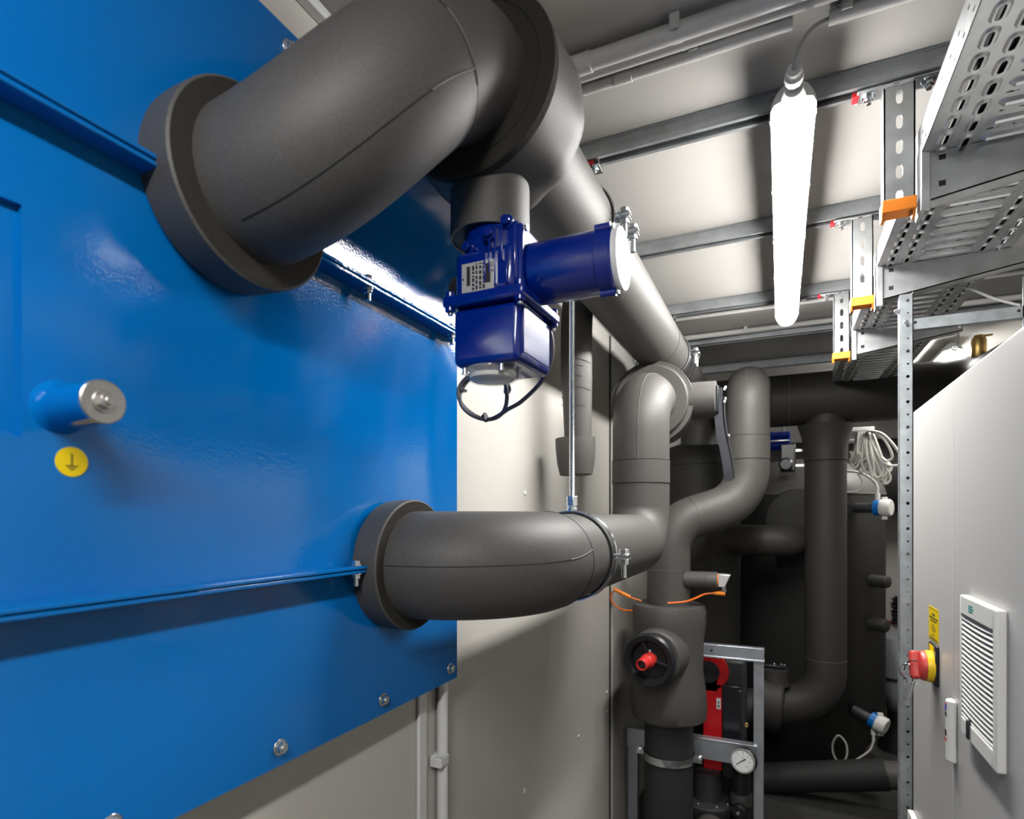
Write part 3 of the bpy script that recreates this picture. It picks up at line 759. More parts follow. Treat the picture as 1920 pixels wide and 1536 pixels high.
def bracket(y, label):
    x0, x1 = .186, .239
    th = empty('tray_bracket', ((x0 + x1) / 2, y, .60), label, 'bracket', 'cantilever tray brackets')
    # slotted hanger channel: web facing -Y, flanges towards +Y
    mb = MB(); zt, zb = .848, .602; n = 5; hcell = (zt - zb) / n
    ya = y - .018
    for k in range(n):
        mb.cell(((x0 + x1) / 2, ya, zb + hcell * (k + .5)), (1, 0, 0), (0, 0, 1), (0, -1, 0), x1 - x0, hcell, .0115, .028, .003, 14)
    mb.box((x0, ya, zb), (x0 + .003, ya + .032, zt)); mb.box((x1 - .003, ya, zb), (x1, ya + .032, zt))
    obj('hanger_channel', mb, 'galv', th)
    hp_ = obj('head_plate', MB().box((x0 - .045, y - .020, .850), (x1 + .045, y + .02, .856)), 'galv', th, bevel=.002)
    for xx in (x0 - .024, x1 + .024):
        mb = MB().cyl((xx, y - .004, .850), (xx, y - .004, .8475), .013, 22).hexa((xx, y - .004, .8475), (xx, y - .004, .840), .0095).cyl((xx, y - .004, .84), (xx, y - .004, .832), .0055, 12)
        obj('bolt', mb, 'zinc', hp_, bevel=.0006)
    for xx in (x0 - .049, x1 + .044):
        obj('rubber_end', MB().box((xx - .004, y - .012, .849), (xx + .008, y + .012, .858)), 'red_rubber', hp_, bevel=.001)
    mb = MB()
    for xx, dx in ((x0 + .004, .012), (x1 - .02, .016)): mb.tube([(xx - .006, ya - .002, .849), (xx + dx, ya - .003, .8495)], .004, 8)
    obj('weld_bead', mb, 'galv', th)
    # orange end cap with two legs
    mb = MB().box((x0 - .003, ya - .0045, .598), (x1 + .002, ya + .034, .623))
    cap = obj('end_cap', mb, 'orange', th, bevel=.0015, label='bright orange plastic cap')
    for xx in (x0 - .003, x1 - .004):
        obj('cap_leg', MB().prism([(-.004, 0), (.030, 0), (.022, -.014), (.004, -.014)], (xx, ya, .600), (0, 1, 0), (0, 0, 1), (.005, 0, 0)), 'orange', cap)
    # arm: back plate and tapered cheek
    bx = x1 + .006
    mb = MB().box((bx, ya - .012, .585), (bx + .006, ya + .04, .712)); mb.box((bx, ya - .014, .585), (bx + .016, ya - .010, .715))
    obj('arm_plate', mb, 'galv', th, bevel=.002)
    ar = empty_arm = None
    mb = MB()
    a0, a1 = bx + .004, .585
    poly = [(a0, .603), (a1, .655), (a1, .697), (a0, .697)]
    mb.prism([(p, q) for p, q in poly], (0, ya - .006, 0), (1, 0, 0), (0, 0, 1), (0, .003, 0))
    mb.add([(a0, ya - .006, .603), (a1, ya - .006, .655), (a1, ya + .034, .655), (a0, ya + .034, .603), (a0, ya - .006, .606), (a1, ya - .006, .658), (a1, ya + .034, .658), (a0, ya + .034, .606)],
           [(0, 3, 2, 1), (4, 5, 6, 7), (0, 1, 5, 4), (1, 2, 6, 5), (2, 3, 7, 6), (3, 0, 4, 7)])
    mb.prism([(p, q) for p, q in poly], (0, ya + .031, 0), (1, 0, 0), (0, 0, 1), (0, .003, 0))
    arm = obj('cantilever_arm', mb, 'galv', th)
    for zz in (.684, .634):
        obj('square_hole', MB().box((a0 + .026, ya - .0066, zz - .005), (a0 + .037, ya - .0058, zz + .005)), 'black_matte', arm)
        obj('hole_lip', MB().box((a0 + .025, ya - .0068, zz + .0048), (a0 + .038, ya - .0060, zz + .0062)), 'zinc', arm)
    return th
bracket(1.374, 'nearest cantilever tray bracket with orange capped slotted hanger')
bracket(1.938, 'middle cantilever tray bracket with orange capped slotted hanger')
bracket(2.556, 'farthest cantilever tray bracket with orange cap, nearest the cross pipe')

# ------------------------------------------------------------------ perforated post frame
post = empty('perforated_post', (.305, 1.868, ZF), 'tall perforated galvanised steel post standing beside the cabinet end', 'post')
mb = MB(); z = ZF; px0, px1, py = .2925, .3225, 1.858
k = 0
while z < .573:
    hh = .034 if z + .034 < .598 else .598 - z
    big = k % 2
    mb.cell(((px0 + px1) / 2 + .003, py, z + hh / 2), (1, 0, 0), (0, 0, 1), (0, -1, 0), px1 - px0 - .006, hh, .0085 if big else .0055, .0085 if big else .0055, .002, 10)
    mb.cell((px0, py + .016, z + hh / 2), (0, 1, 0), (0, 0, 1), (-1, 0, 0), .032, hh, .005, .009, .002, 10)
    mb.box((px0, py, z), (px0 + .006, py + .002, z + hh))
    z += .034; k += 1
mb.box((px1 - .002, py, ZF), (px1, py + .03, .598))
obj('post_profile', mb, 'galv_cool', post)
hexbolt((px0, py + .012, .555), (-1, 0, 0), .0075, 'bolt', post, 'zinc', True, .012)
hexbolt((px0 + .013, py, .519), (0, -1, 0), .0055, 'bolt', post, 'zinc', False, .004)
obj('cross_bar', MB().box((px1, py + .004, .501), (1.05, py + .007, .527)).box((px1, py + .004, .498), (1.05, py + .030, .501)), 'galv_cool', post)
obj('bar_hole', MB().cyl((px1 + .005, py + .0035, .5165), (px1 + .005, py + .0045, .5165), .004, 12).cyl((.545, py + .0035, .5155), (.545, py + .0045, .5155), .004, 12), 'black_matte', post)
obj('hanging_stub', MB().box((.553, py + .004, .37), (.575, py + .008, .60)), 'galv_cool', post)
hexbolt((.425, py + .012, .497), (0, 0, -1), .005, 'bolt', post, 'zinc', False, .004)
P3([(.40, 1.97, .64), (.46, 1.96, .622), (.52, 1.94, .575), (.565, 1.92, .545)], .0036, 8, 'cable_light', 'loose_cable', 'light grey loose cable hanging below the tray near the cross bar', 'cable')

# ------------------------------------------------------------------ electrical cabinets
CX0, CT = .31, .268
def cabinet(y0, y1, label):
    th = empty('control_cabinet', (CX0 + .2, (y0 + y1) / 2, ZF), label, 'cabinet', 'grey control cabinets')
    obj('body', MB().box((CX0 + .018, y0 + .001, ZF), (CX0 + .42, y1 - .001, CT)), 'cabinet', th, bevel=.003)
    dr = obj('door', MB().box((CX0, y0 + .0015, ZF + .08), (CX0 + .018, y1 - .0015, CT - .001)), 'cabinet', th, bevel=.004, bseg=3)
    return th, dr
cabA, doorA = cabinet(.79, 1.408, 'near light grey control cabinet whose door carries the upper louvred vent')
cabB, doorB = cabinet(1.408, 1.790, 'far light grey control cabinet carrying the red emergency switch')
def vent(y0, y1, z0, z1, parent, nsl, label):
    x = CX0; dp = .014
    th = empty('filter_vent', (x, (y0 + y1) / 2, z0), label, 'vent', 'cabinet filter vents')
    t = .018; yi0, yi1, zi0, zi1 = y0 + t, y1 - .006, z0 + .030, z1 - .036
    mb = MB().box((x - dp, y0, z0), (x, yi0, z1)).box((x - dp, yi1, z0), (x, y1, z1)).box((x - dp, yi0, z0), (x, yi1, zi0)).box((x - dp, yi0, zi1), (x, yi1, z1))
    obj('frame', mb, 'vent_white', th, bevel=.004, bseg=3)
    obj('filter_back', MB().box((x - .003, yi0, zi0), (x - .0005, yi1, zi1)), 'vent_shade', th)
    for k in range(nsl):
        zc = zi0 + (zi1 - zi0) * (k + .5) / nsl; hh = (zi1 - zi0) / nsl
        # slat bowed along Y, as in the photo
        vs = []; nseg = 8
        for i in range(nseg + 1):
            q = i / nseg; y = yi0 + (yi1 - yi0) * q; dz = -.004 * (1 - 4 * (q - .5) ** 2) * .5
            vs += [(x - dp + .001, y, zc - hh * .10 + dz), (x - dp + .003, y, zc + hh * .34 + dz), (x - .003, y, zc + hh * .52 + dz), (x - .003, y, zc + hh * .15 + dz)]
        fs = [(i * 4 + q, i * 4 + (q + 1) % 4, (i + 1) * 4 + (q + 1) % 4, (i + 1) * 4 + q) for i in range(nseg) for q in range(4)] + [(0, 1, 2, 3), tuple(nseg * 4 + q for q in (3, 2, 1, 0))]
        obj('slat', MB().add(vs, fs), 'vent_white', th)
    return th
v1 = vent(1.103, 1.300, -.390, -.143, cabA, 21, 'white louvred filter vent on the near cabinet door')
mb = MB()
for zz, nn in ((-.158, 6), (-.1625, 7), (-.167, 6)):
    for k in range(nn): mb.box((CX0 - .0143, 1.245 - k * .0040, zz), (CX0 - .0139, 1.245 - k * .0040 - .0028, zz + .003))
obj('vent_logo', mb, 'teal_ink', v1)
obj('vent_groove', MB().box((CX0 - .0143, 1.120, -.1765), (CX0 - .0135, 1.292, -.1750)), 'ink', v1)
obj('vent_latch', MB().box((CX0 - .018, 1.237, -.386), (CX0 - .012, 1.247, -.353)), 'grey_lever', v1, bevel=.002)
vent(1.60, 1.778, -1.0, -.752, cabB, 14, 'white louvred filter vent low on the far cabinet door')
# door handle strip
hd_ = obj('door_handle', MB().prism([(.0155 * math.cos(a), .0155 * math.sin(a)) for a in [PI / 2 + PI * k / 10 for k in range(11)]] , (CX0, 1.392, -.480), (1, 0, 0), (0, 1, 0), (0, 0, .120)), 'vent_white', cabA, bevel=.003)
def handle_mark(z0, z1, m, nm): obj(nm, MB().box((CX0 - .0157, 1.388, z0 + .018), (CX0 - .0145, 1.397, z1 + .018)), m, hd_)
handle_mark(-.400, -.389, 'blue_ink', 'handle_mark'); handle_mark(-.388, -.385, 'red_ink', 'handle_mark'); handle_mark(-.411, -.403, 'ink', 'handle_mark')
handle_mark(-.449, -.437, 'ink', 'handle_mark'); handle_mark(-.459, -.453, 'red_ink', 'handle_mark')
# warning sticker
ws = obj('warning_label', MB().box((CX0 - .0006, 1.522, -.279), (CX0, 1.612, -.205)), 'yellow', cabB, label='yellow printed warning label')
mb = MB(); xq = CX0 - .0008
def ln(y0, y1, z0, z1): mb.box((xq, y0, z0), (CX0 - .0005, y1, z1))
ln(1.524, 1.610, -.2090, -.2080); ln(1.524, 1.610, -.2755, -.2745)
rg = random.Random(5)
for zz, wd2, hh in ((-.206, .012, .005), (-.214, .036, .0035), (-.220, .026, .0035), (-.229, .008, .002), (-.234, .018, .0015), (-.238, .022, .0015), (-.242, .014, .0015), (-.250, .010, .002), (-.256, .032, .0015), (-.260, .036, .0015)):
    zz -= .0125 - (zz + .206) * .05; wd2 *= 2.1; yy = 1.567 - wd2 / 2
    while yy < 1.567 + wd2 / 2:
        L = rg.uniform(.004, .010); ln(yy, min(yy + L, 1.567 + wd2 / 2), zz - hh, zz); yy += L + .0022
obj('label_print', mb, 'ink', ws)
# emergency main switch
sy, sz = 1.55, -.332
sw = empty('emergency_switch', (CX0, sy, sz - .04), 'red and yellow rotary emergency switch with keys on far cabinet door', 'switch')
obj('base_plate', MB().box((CX0 - .007, sy - .034, sz - .038), (CX0, sy + .034, sz + .050)), 'black_plastic', sw, bevel=.003)
obj('yellow_tag', MB().box((CX0 - .0076, sy - .020, sz + .034), (CX0 - .0065, sy + .022, sz + .047)), 'yellow', sw)
obj('yellow_ring', MB().lathe((CX0 - .006, sy, sz), (-1, 0, 0), [(.0345, 0), (.035, .003), (.0335, .013), (.030, .015)], 44), 'switch_yellow', sw)
kn = obj('red_knob', MB().lathe((CX0 - .020, sy, sz), (-1, 0, 0), [(.0325, 0), (.0325, .004), (.030, .009), (.022, .012)], 40), 'switch_red', sw)
obj('grip', MB().prism([(-.013, -.029), (.013, -.029), (.013, .029), (-.013, .029)], (CX0 - .029, sy, sz), (0, 1, -.35), (0, .35, 1), (-.019, 0, 0)), 'switch_red', kn, bevel=.006, bseg=3)
obj('key_ring', MB().tube(ring_path((CX0 - .050, sy + .002, sz - .016), (.35, 1, .25), .017), .0020, 8), 'zinc', sw)
obj('key_cord', MB().tube(spline([(CX0 - .036, sy - .016, sz + .012), (CX0 - .048, sy - .012, sz + .011), (CX0 - .056, sy - .004, sz - .002), (CX0 - .058, sy, sz - .014)], 5), .0012, 8), 'black_plastic', sw)
obj('key', MB().cyl((CX0 - .043, sy - .003, sz - .038), (CX0 - .053, sy, sz - .092), .0050, 10).lathe((CX0 - .042, sy - .003, sz - .034), (0, 1, 0), [(.005, -.002), (.0115, -.002), (.0115, .002), (.005, .002)], 18, closed=True), 'zinc', sw)
obj('key', MB().box((CX0 - .058, sy + .010, sz - .078), (CX0 - .0525, sy + .012, sz - .032)).lathe((CX0 - .0565, sy + .011, sz - .028), (0, 1, 0), [(.003, -.001), (.008, -.001), (.008, .001), (.003, .001)], 16, closed=True), 'zinc', sw)

# ------------------------------------------------------------------ left wall conduit under the panel
wc = empty('wall_conduit', (XL + .016, 1.20, ZF), 'white vertical conduit with clip on the wall below the blue panel', 'conduit')
obj('conduit_tube', MB().cyl((XL + .017, 1.192, ZF), (XL + .017, 1.192, -.36), .0135, 24), 'pvc_white', wc)
mb = MB().box((XL, 1.165, -.592), (XL + .012, 1.222, -.566)).box((XL + .003, 1.158, -.590), (XL + .034, 1.172, -.568)).box((XL + .028, 1.160, -.590), (XL + .033, 1.196, -.568))
obj('clip', mb, 'pvc_white', wc, bevel=.0015)

# ------------------------------------------------------------------ S-shaped pipe run with wheel valve
SX, SY, UX, UY = -.482, 2.82, -.143, 2.985
sp = empty('insulated_pipe', (SX, SY, -.42), 'grey foam insulated pipe making an S bend above the wheel valve', 'pipe', 'grey foam insulated pipework')
q = fillet([(UX, 3.56, .635), (UX, UY, .635), (UX, UY, .075), (SX, SY, -.045), (SX, SY, -.43)], [0, .125, .20, .17, 0], 16)
iz = next(i for i, p in enumerate(q) if p.y < UY + .001 and p.z < .6)
a1 = Vector((UX, UY, .375)); a2 = Vector((UX, UY, .265))
ia = max(i for i, p in enumerate(q) if p.z > a1.z and p.y < UY + .2); ib = min(i for i, p in enumerate(q) if p.z < a2.z)
obj('top_bend', MB().tube(q[:ia + 1] + [a1], .1, 44), 'foam', sp)
obj('coupling_band', MB().tube([a1, a2], .101, 44), 'foam', sp)
ic = (ib + len(q)) // 2
cutm = q[ic]
obj('upper_bend', MB().tube([a2] + q[ib:ic + 1], .1, 44), 'foam', sp)
obj('lower_bend', MB().tube(q[ic:], .1, 44), 'foam', sp)
for z in (a1.z, a2.z): seam(ring_path((UX, UY, z), (0, 0, 1), .1012), sp, .001)
seam(ring_path(cutm, (q[ic + 1] - q[ic - 1]), .1005), sp, .001, 'glue', 'glue_streak')
seam(ring_path((SX, SY, -.255), (0, 0, 1), .1005), sp, .001, 'glue', 'glue_streak')
seam(off_seam(q[:ia + 1], .1006, (.0, -1, .3), 0, ia + 1), sp, .001, 'glue', 'glue_streak')
wv = empty('wheel_valve', (SX, SY, -.95), 'grey foam covered valve with black handwheel and red spindle', 'valve')
obj('cover_body', MB().lathe((SX, SY, -.955), (0, 0, 1), [(.10, .0), (.160, .002), (.170, .012), (.175, .06), (.171, .14), (.158, .24), (.158, .36), (.168, .45), (.170, .51), (.163, .535), (.150, .540), (.10, .536)], 56, mod=lambda a, i: 1 + .012 * math.sin(3 * a + i)), 'foam', wv)
obj('top_lip', MB().lathe((SX, SY, -.418), (0, 0, 1), [(.098, 0), (.150, .0), (.152, -.006)], 48), 'foam', wv)
wd0 = Vector((SX, SY, -.635)); wdir = Vector((-.035, -.32, .012)).normalized()
obj('side_neck', MB().lathe(wd0, wdir, [(.125, .10), (.122, .17), (.117, .215), (.108, .225)], 48), 'foam', wv)
wc_ = wd0 + wdir * .30
hw = obj('handwheel', MB().lathe(wc_, wdir, [(.080, -.012), (.108, -.016), (.116, -.006), (.116, .010), (.106, .018), (.086, .014), (.078, .004), (.076, -.030), (.03, -.034)], 56), 'black_plastic', wv, label='black round handwheel')
obj('wheel_stem', MB().cyl(wd0 + wdir * .2, wc_, .028, 24), 'black_matte', wv)
wx, wy, wz = frame_from(wdir)
for k in range(3):
    a = R_(20 + 120 * k); dv = wx * math.cos(a) + wy * math.sin(a)
    obj('wheel_spoke', MB().cyl(wc_ - wdir * .01 + dv * .015, wc_ + dv * .085, .011, 10), 'black_plastic', hw)
sdir = (wdir + Vector((-.18, 0, -.16))).normalized()
rs_ = obj('red_spindle', MB().lathe(wc_ - sdir * .02, sdir, [(.030, 0), (.032, .012), (.031, .040), (.026, .046), (.026, .085), (.0245, .088), (.019, .088), (.019, .070), (.001, .070)], 28), 'handle_red', wv)
obj('spindle_core', MB().cyl(wc_ + sdir * .045, wc_ + sdir * .060, .019, 20), 'ink', rs_)
obj('lock_pin', MB().cyl(wc_ + sdir * .012 + Vector((.004, 0, .028)), wc_ + sdir * .02 + Vector((.016, -.004, .050)), .0055, 10), 'zinc', rs_)
bp_ = empty('black_pipe', (SX, SY, ZF), 'black vertical pipe below the wheel valve standing in front of the frame', 'pipe')
obj('pipe_run', MB().cyl((SX, SY, ZF), (SX, SY, -.94), .112, 44), 'black_pipe', bp_)
cl = clamp('pipe_clamp', (SX, SY, -1.135), (0, 0, 1), None, .112, 'zinc clamp around the black vertical pipe', head=(0, -1, 0), width=.034)
# sensor stub
st = empty('flow_sensor', (-.30, 2.79, -.30), 'steel tipped sensor on foam stub with orange plug, beside the S pipe', 'sensor')
obj('foam_stub', MB().lathe((SX + .08, 2.79, -.297), (1, -.02, .01), [(.040, 0), (.040, .092), (.0385, .094), (.0385, .096), (.040, .098), (.040, .142), (.036, .145)], 32), 'foam', st)
obj('orange_ring', MB().lathe((SX + .222, 2.788, -.293), (1, 0, 0), [(.030, 0), (.031, .003), (.030, .006)], 26), 'orange', st)
obj('steel_head', MB().prism([(0, -.032), (.028, -.032), (.050, .020), (.050, .024), (0, .026)], (SX + .228, 2.762, -.290), (1, 0, 0), (0, 0, 1), (0, .05, 0)), 'plate_silver', st, bevel=.008, bseg=3)
obj('connector', MB().cyl((SX + .250, 2.785, -.320), (SX + .250, 2.785, -.345), .009, 12).cyl((SX + .250, 2.785, -.332), (SX + .250, 2.785, -.342), .0115, 12), 'steel', st)
obj('orange_plug', MB().tube([(SX + .256, 2.785, -.352), (SX + .235, 2.785, -.352), (SX + .205, 2.785, -.353)], [.011, .011, .007], 12), 'orange', st)
P3([(SX + .21, 2.785, -.353), (SX + .17, 2.775, -.358), (SX + .13, 2.74, -.376), (SX + .09, 2.70, -.388), (SX + .02, 2.68, -.396)], .0045, 8, 'orange_cable', 'sensor_cable', parent=st)
P3([(SX - .115, 2.76, -.405), (SX - .17, 2.75, -.388), (SX - .225, 2.75, -.360), (SX - .255, 2.75, -.372), (SX - .262, 2.75, -.40), (SX - .24, 2.75, -.432), (SX - .20, 2.75, -.452), (SX - .155, 2.75, -.452)], .0040, 8, 'orange_cable', 'orange_cable_loop', 'thin orange cable loop against the wall beside the S pipe', 'cable')
obj('tied_cable_bundle', MB().tube([(SX - .240, 2.745, -.356), (SX - .165, 2.745, -.388)], .009, 10).tube([(SX - .252, 2.745, -.348), (SX - .240, 2.745, -.356)], .004, 8), 'orange', None, 'short tied orange cable bundle against the wall beside the S pipe', 'cable bundle', org=(SX - .2, 2.745, -.37))

# ------------------------------------------------------------------ aluminium pump frame
fr = empty('aluminium_stand', (-.39, 2.98, ZF), 'aluminium profile frame around the red pump unit', 'frame')
FY = 3.02
obj('top_rail', MB().box((-.675, FY - .02, -.690), (-.0695, FY + .02, -.632)).box((-.675, FY - .026, -.697), (-.0675, FY + .02, -.687)), 'alu', fr, bevel=.002)
obj('right_post', MB().box((-.1165, FY - .015, ZF), (-.0715, FY + .025, -.697)), 'alu', fr, bevel=.003)
obj('mid_rail', MB().box((-.722, FY - .03, -1.196), (-.099, FY - .018, -1.097)).box((-.722, FY - .03, -1.102), (-.099, FY + .02, -1.096)), 'alu', fr, bevel=.001)
obj('left_post', MB().box((-.722, FY - .015, ZF), (-.670, FY + .025, -1.196)), 'alu', fr, bevel=.003)
obj('rail_hole', MB().cyl((-.307, FY - .0205, -.662), (-.307, FY - .019, -.662), .006, 12), 'black_matte', fr)
pump = empty('pump_unit', (-.26, 3.15, ZF), 'red and black pump control unit inside the aluminium frame', 'pump')
obj('red_body', MB().box((-.36, 3.13, -1.30), (-.268, 3.30, -.86)).lathe((-.335, 3.13, -.80), (0, 1, 0), [(.052, 0), (.098, 0), (.098, .15), (.052, .15)], 36, closed=True).box((-.36, 3.13, -.90), (-.29, 3.28, -.84)), 'red', pump, bevel=.003)
obj('motor_core', MB().cyl((-.335, 3.12, -.80), (-.335, 3.2, -.80), .055, 28), 'black_matte', pump)
obj('black_housing', MB().box((-.267, 3.11, -1.32), (-.178, 3.27, -.855)), 'black_plastic', pump, bevel=.006)
obj('grey_shell', MB().box((-.262, 3.15, -1.33), (-.158, 3.32, -.735)), 'black_pipe', pump, bevel=.018, bseg=3)
for z in (-.93, -1.185):
    lb = obj('paper_label', MB().box((-.295, 3.1285, z - .055), (-.275, 3.130, z)), 'dial_white', pump)
    obj('label_print', MB().box((-.289, 3.128, z - .028), (-.281, 3.1286, z - .015)).box((-.290, 3.128, z - .048), (-.280, 3.1286, z - .034)), 'cable_grey', lb)
obj('housing_screw', MB().cyl((-.183, 3.108, -.875), (-.183, 3.11, -.875), .006, 10), 'zinc', pump)
obj('status_knob', MB().lathe((-.150, 3.06, -1.02), (0, -1, 0), [(.010, 0), (.010, .01), (.006, .012)], 14), 'brass', pump)
obj('pump_volute', MB().lathe((-.335, 3.10, -1.50), (0, 0, 1), [(.12, 0), (.13, .04), (.13, .06), (.12, .065), (.07, .07), (.06, .2)], 36), 'black_pipe', pump)
for a in (200, 250, 300, 340):
    hexbolt((-.335 + .105 * math.cos(R_(a)), 3.10 + .105 * math.sin(R_(a)), -1.436), (0, 0, 1), .010, 'flange_bolt', pump, 'zinc', False, .006)
el = empty('foam_elbow', (-.33, 2.93, ZF), 'small grey foam elbow on the floor pipework below the pump', 'pipe')
obj('elbow_body', MB().tube(fillet([(-.325, 2.97, ZF), (-.325, 2.97, -1.50), (-.27, 2.88, -1.50)], [0, .06, 0], 10), .062, 28), 'foam', el)
obj('side_branch', MB().tube([(-.30, 2.91, -1.50), (-.20, 2.86, -1.53)], .042, 24), 'foam', el)
gp = empty('pressure_gauge', (-.152, 2.90, -1.25), 'round white pressure gauge with black rim on the frame rail', 'gauge')
gc = Vector((-.160, 2.93, -1.150)); gd = Vector((-.28, -1, .16)).normalized(); gx, gy, gz = frame_from(gd, (0, 0, 1))
obj('case', MB().lathe(gc, gd, [(.05, -.035), (.058, -.03), (.058, -.002), (.056, .003), (.050, .003), (.050, -.001)], 44), 'black_plastic', gp)
obj('bezel', MB().lathe(gc, gd, [(.0495, -.001), (.0495, .004), (.0565, .004), (.0575, .0)], 44, closed=True), 'zinc', gp)
dl = obj('dial', MB().cyl(gc - gd * .002, gc + gd * .0005, .050, 40), 'dial_white', gp)
mb = MB()
for k in range(13):
    a = R_(-135 + 270 * k / 12); dv = gx * math.cos(a) - gy * math.sin(a); tv = gd.cross(dv)
    r0, r1 = (.036, .043) if k % 2 == 0 else (.039, .043)
    c0 = gc + gd * .0007
    mb.add([c0 + dv * r0 - tv * .0008, c0 + dv * r1 - tv * .0008, c0 + dv * r1 + tv * .0008, c0 + dv * r0 + tv * .0008], [(0, 1, 2, 3)])
obj('dial_ticks', mb, 'ink', dl)
right = gd.cross(gx) * -1
right = gx.cross(gd) * -1 if (gx.cross(gd) * -1).x > 0 else gx.cross(gd)
for k in range(7):
    a = R_(-135 + 270 * k / 6); p = gc + gd * .0008 + (gx * math.cos(a) + right * math.sin(a)) * .030
    text('dial_number', str(k), .011, p, right, gx, 'ink', dl, .0001)
text('dial_unit', 'bar', .008, gc + gd * .0008 + gx * .014, right, gx, 'ink', dl, .0001)
nd = (gx * math.cos(R_(-128)) + right * math.sin(R_(-128)))
obj('needle', MB().tube([gc + gd * .002 - nd * .016, gc + gd * .002, gc + gd * .002 + nd * .038], [.0030, .0022, .0006], 6), 'ink', dl)
gpipe = empty('gauge_pipe', (-.175, 3.09, ZF), 'thin dark vertical pipe with foam ring below the pressure gauge', 'pipe')
obj('pipe_run', MB().cyl((-.175, 3.075, ZF), (-.175, 3.075, -1.20), .039, 28), 'black_pipe', gpipe)
obj('foam_ring', MB().lathe((-.175, 3.075, -1.42), (0, 0, 1), [(.037, 0), (.050, .004), (.052, .04), (.046, .055), (.037, .056)], 30), 'foam', gpipe)
obj('valve_cap', MB().lathe((-.175, 3.04, -1.43), (-.15, -1, .05), [(.030, 0), (.036, .02), (.036, .045), (.028, .055)], 24), 'black_plastic', gpipe)
hexbolt((-.183, 2.986, -1.427), (-.15, -1, .05), .009, 'cap_screw', gpipe, 'zinc', False, .004)

# ------------------------------------------------------------------ big cross pipe with down leg
KY, KZ, KR = 3.65, .652, .145
xp = empty('insulated_pipe', (.23, KY, ZF), 'fat shade-darkened insulated pipe crossing near the ceiling with a vertical down leg', 'pipe', 'grey foam insulated pipework')
kp = fillet([(-.335, KY, KZ), (.94, KY, KZ), (.94, 2.75, KZ - .06)], [0, .22, 0], 14)
obj('cross_run', MB().tube(kp, KR, 48), 'foam_shaded', xp)
obj('down_leg', MB().tube(fillet([(.227, KY, KZ), (.227, KY, -1.02), (-.25, KY - .02, -1.13)], [0, .20, 0], 14), .104, 44), 'foam_shaded', xp)
obj('leg_collar', MB().lathe((.227, KY, .30), (0, 0, 1), [(.103, 0), (.108, .004), (.109, .08), (.12, .14), (.14, .2)], 44), 'foam_shaded', xp)
seam(ring_path((.045, KY, KZ), (1, 0, 0), KR + .0006), xp, .001, 'glue', 'glue_streak')
seam(ring_path((.227, KY, -.79), (0, 0, 1), .1048), xp, .0012, 'glue', 'glue_streak')
seam(ring_path((.227, KY, .30), (0, 0, 1), .1048), xp, .0012)
ve = obj('branch_cover', MB().lathe((-.02, KY - .03, -1.06), (1, 0, -.1), [(.11, -.12), (.155, -.115), (.158, -.05), (.158, .02), (.15, .03), (.11, .035)], 44), 'foam_shaded', xp)
obj('branch_neck', MB().lathe((-.03, KY - .05, -.95), (0, 0, 1), [(.082, 0), (.074, .04), (.074, .085), (.066, .09), (.05, .09)], 36), 'foam_shaded', xp)
bv = empty('lever_flange', (-.05, 3.60, -.86), 'black lever flange with bright bolts behind the frame post', 'valve handle')
obj('flange_plate', MB().box((-.14, 3.575, -.855), (.03, 3.62, -.84)), 'black_plastic', bv, bevel=.003)
for x in (-.03, .005, .022): hexbolt((x, 3.585, -.840), (0, 0, 1), .008, 'bolt', bv, 'zinc', False, .004)
br = empty('air_vent', (.872, 3.50, .79), 'brass air vent on top of the far cross pipe', 'air vent')
obj('brass_body', MB().lathe((.872, 3.50, .76), (0, 0, 1), [(.024, 0), (.031, .01), (.031, .085), (.028, .098), (.022, .105), (.02, .112)], 32), 'brass', br)
obj('brass_lever', MB().box((.872, 3.49, .864), (.925, 3.505, .872)), 'brass', br, bevel=.002)
# horizontal branch pipe with a rounded end, in front of the tank
bt = empty('insulated_pipe', (-.12, 3.72, -.15), 'short horizontal foam pipe turning into the black tank', 'pipe', 'grey foam insulated pipework')
obj('branch_run', MB().tube(fillet([(-.45, 3.62, -.142), (.072, 3.62, -.142), (.072, 4.15, -.142)], [0, .10, 0], 14), .089, 40), 'foam_shaded', bt)

# ------------------------------------------------------------------ buffer tank
TKX, TKY, TKR = .126, 4.50, .50
tk = empty('buffer_tank', (TKX, TKY, ZF), 'large dark foam clad buffer tank with domed top', 'tank')
obj('tank_body', MB().lathe((TKX, TKY, ZF), (0, 0, 1), [(.38, 0), (.38, .12), (TKR, .30), (TKR, 1.785)], 72), 'tank_foam', tk)
obj('domed_top', MB().lathe((TKX, TKY, ZF + 1.785), (0, 0, 1), [(TKR + .004, 0), (TKR + .004, .012), (.485, .07), (.44, .13), (.36, .185), (.25, .225), (.12, .245), (0, .25)], 72), 'foam', tk)  # paler foam than the body, imitating lamp light from above
seam(ring_path((TKX, TKY, ZF + 1.787), (0, 0, 1), TKR + .003, n=96), tk, .003, 'glue', 'jacket_seam')
def nozzle(z, L=.11, r=.038, ang=-38):
    a = R_(ang); dv = Vector((math.cos(a), math.sin(a), 0)); p = Vector((TKX, TKY, z)) + dv * (TKR - .02)
    return obj('nozzle', MB().lathe(p, dv, [(r, 0), (r, L), (r * .85, L + .015), (r * .5, L + .022), (0, L + .023)], 28), 'tank_foam', tk), p + dv * (L + .02), dv
nozzle(-.40, ang=-40); nozzle(-.665, .10, .042, -40)
obj('nozzle_disc', MB().lathe((TKX - .02, TKY - TKR - .02, -.03), (0, -1, 0), [(.20, -.03), (.19, .02), (.13, .035), (.1, .036)], 44), 'tank_foam', tk)
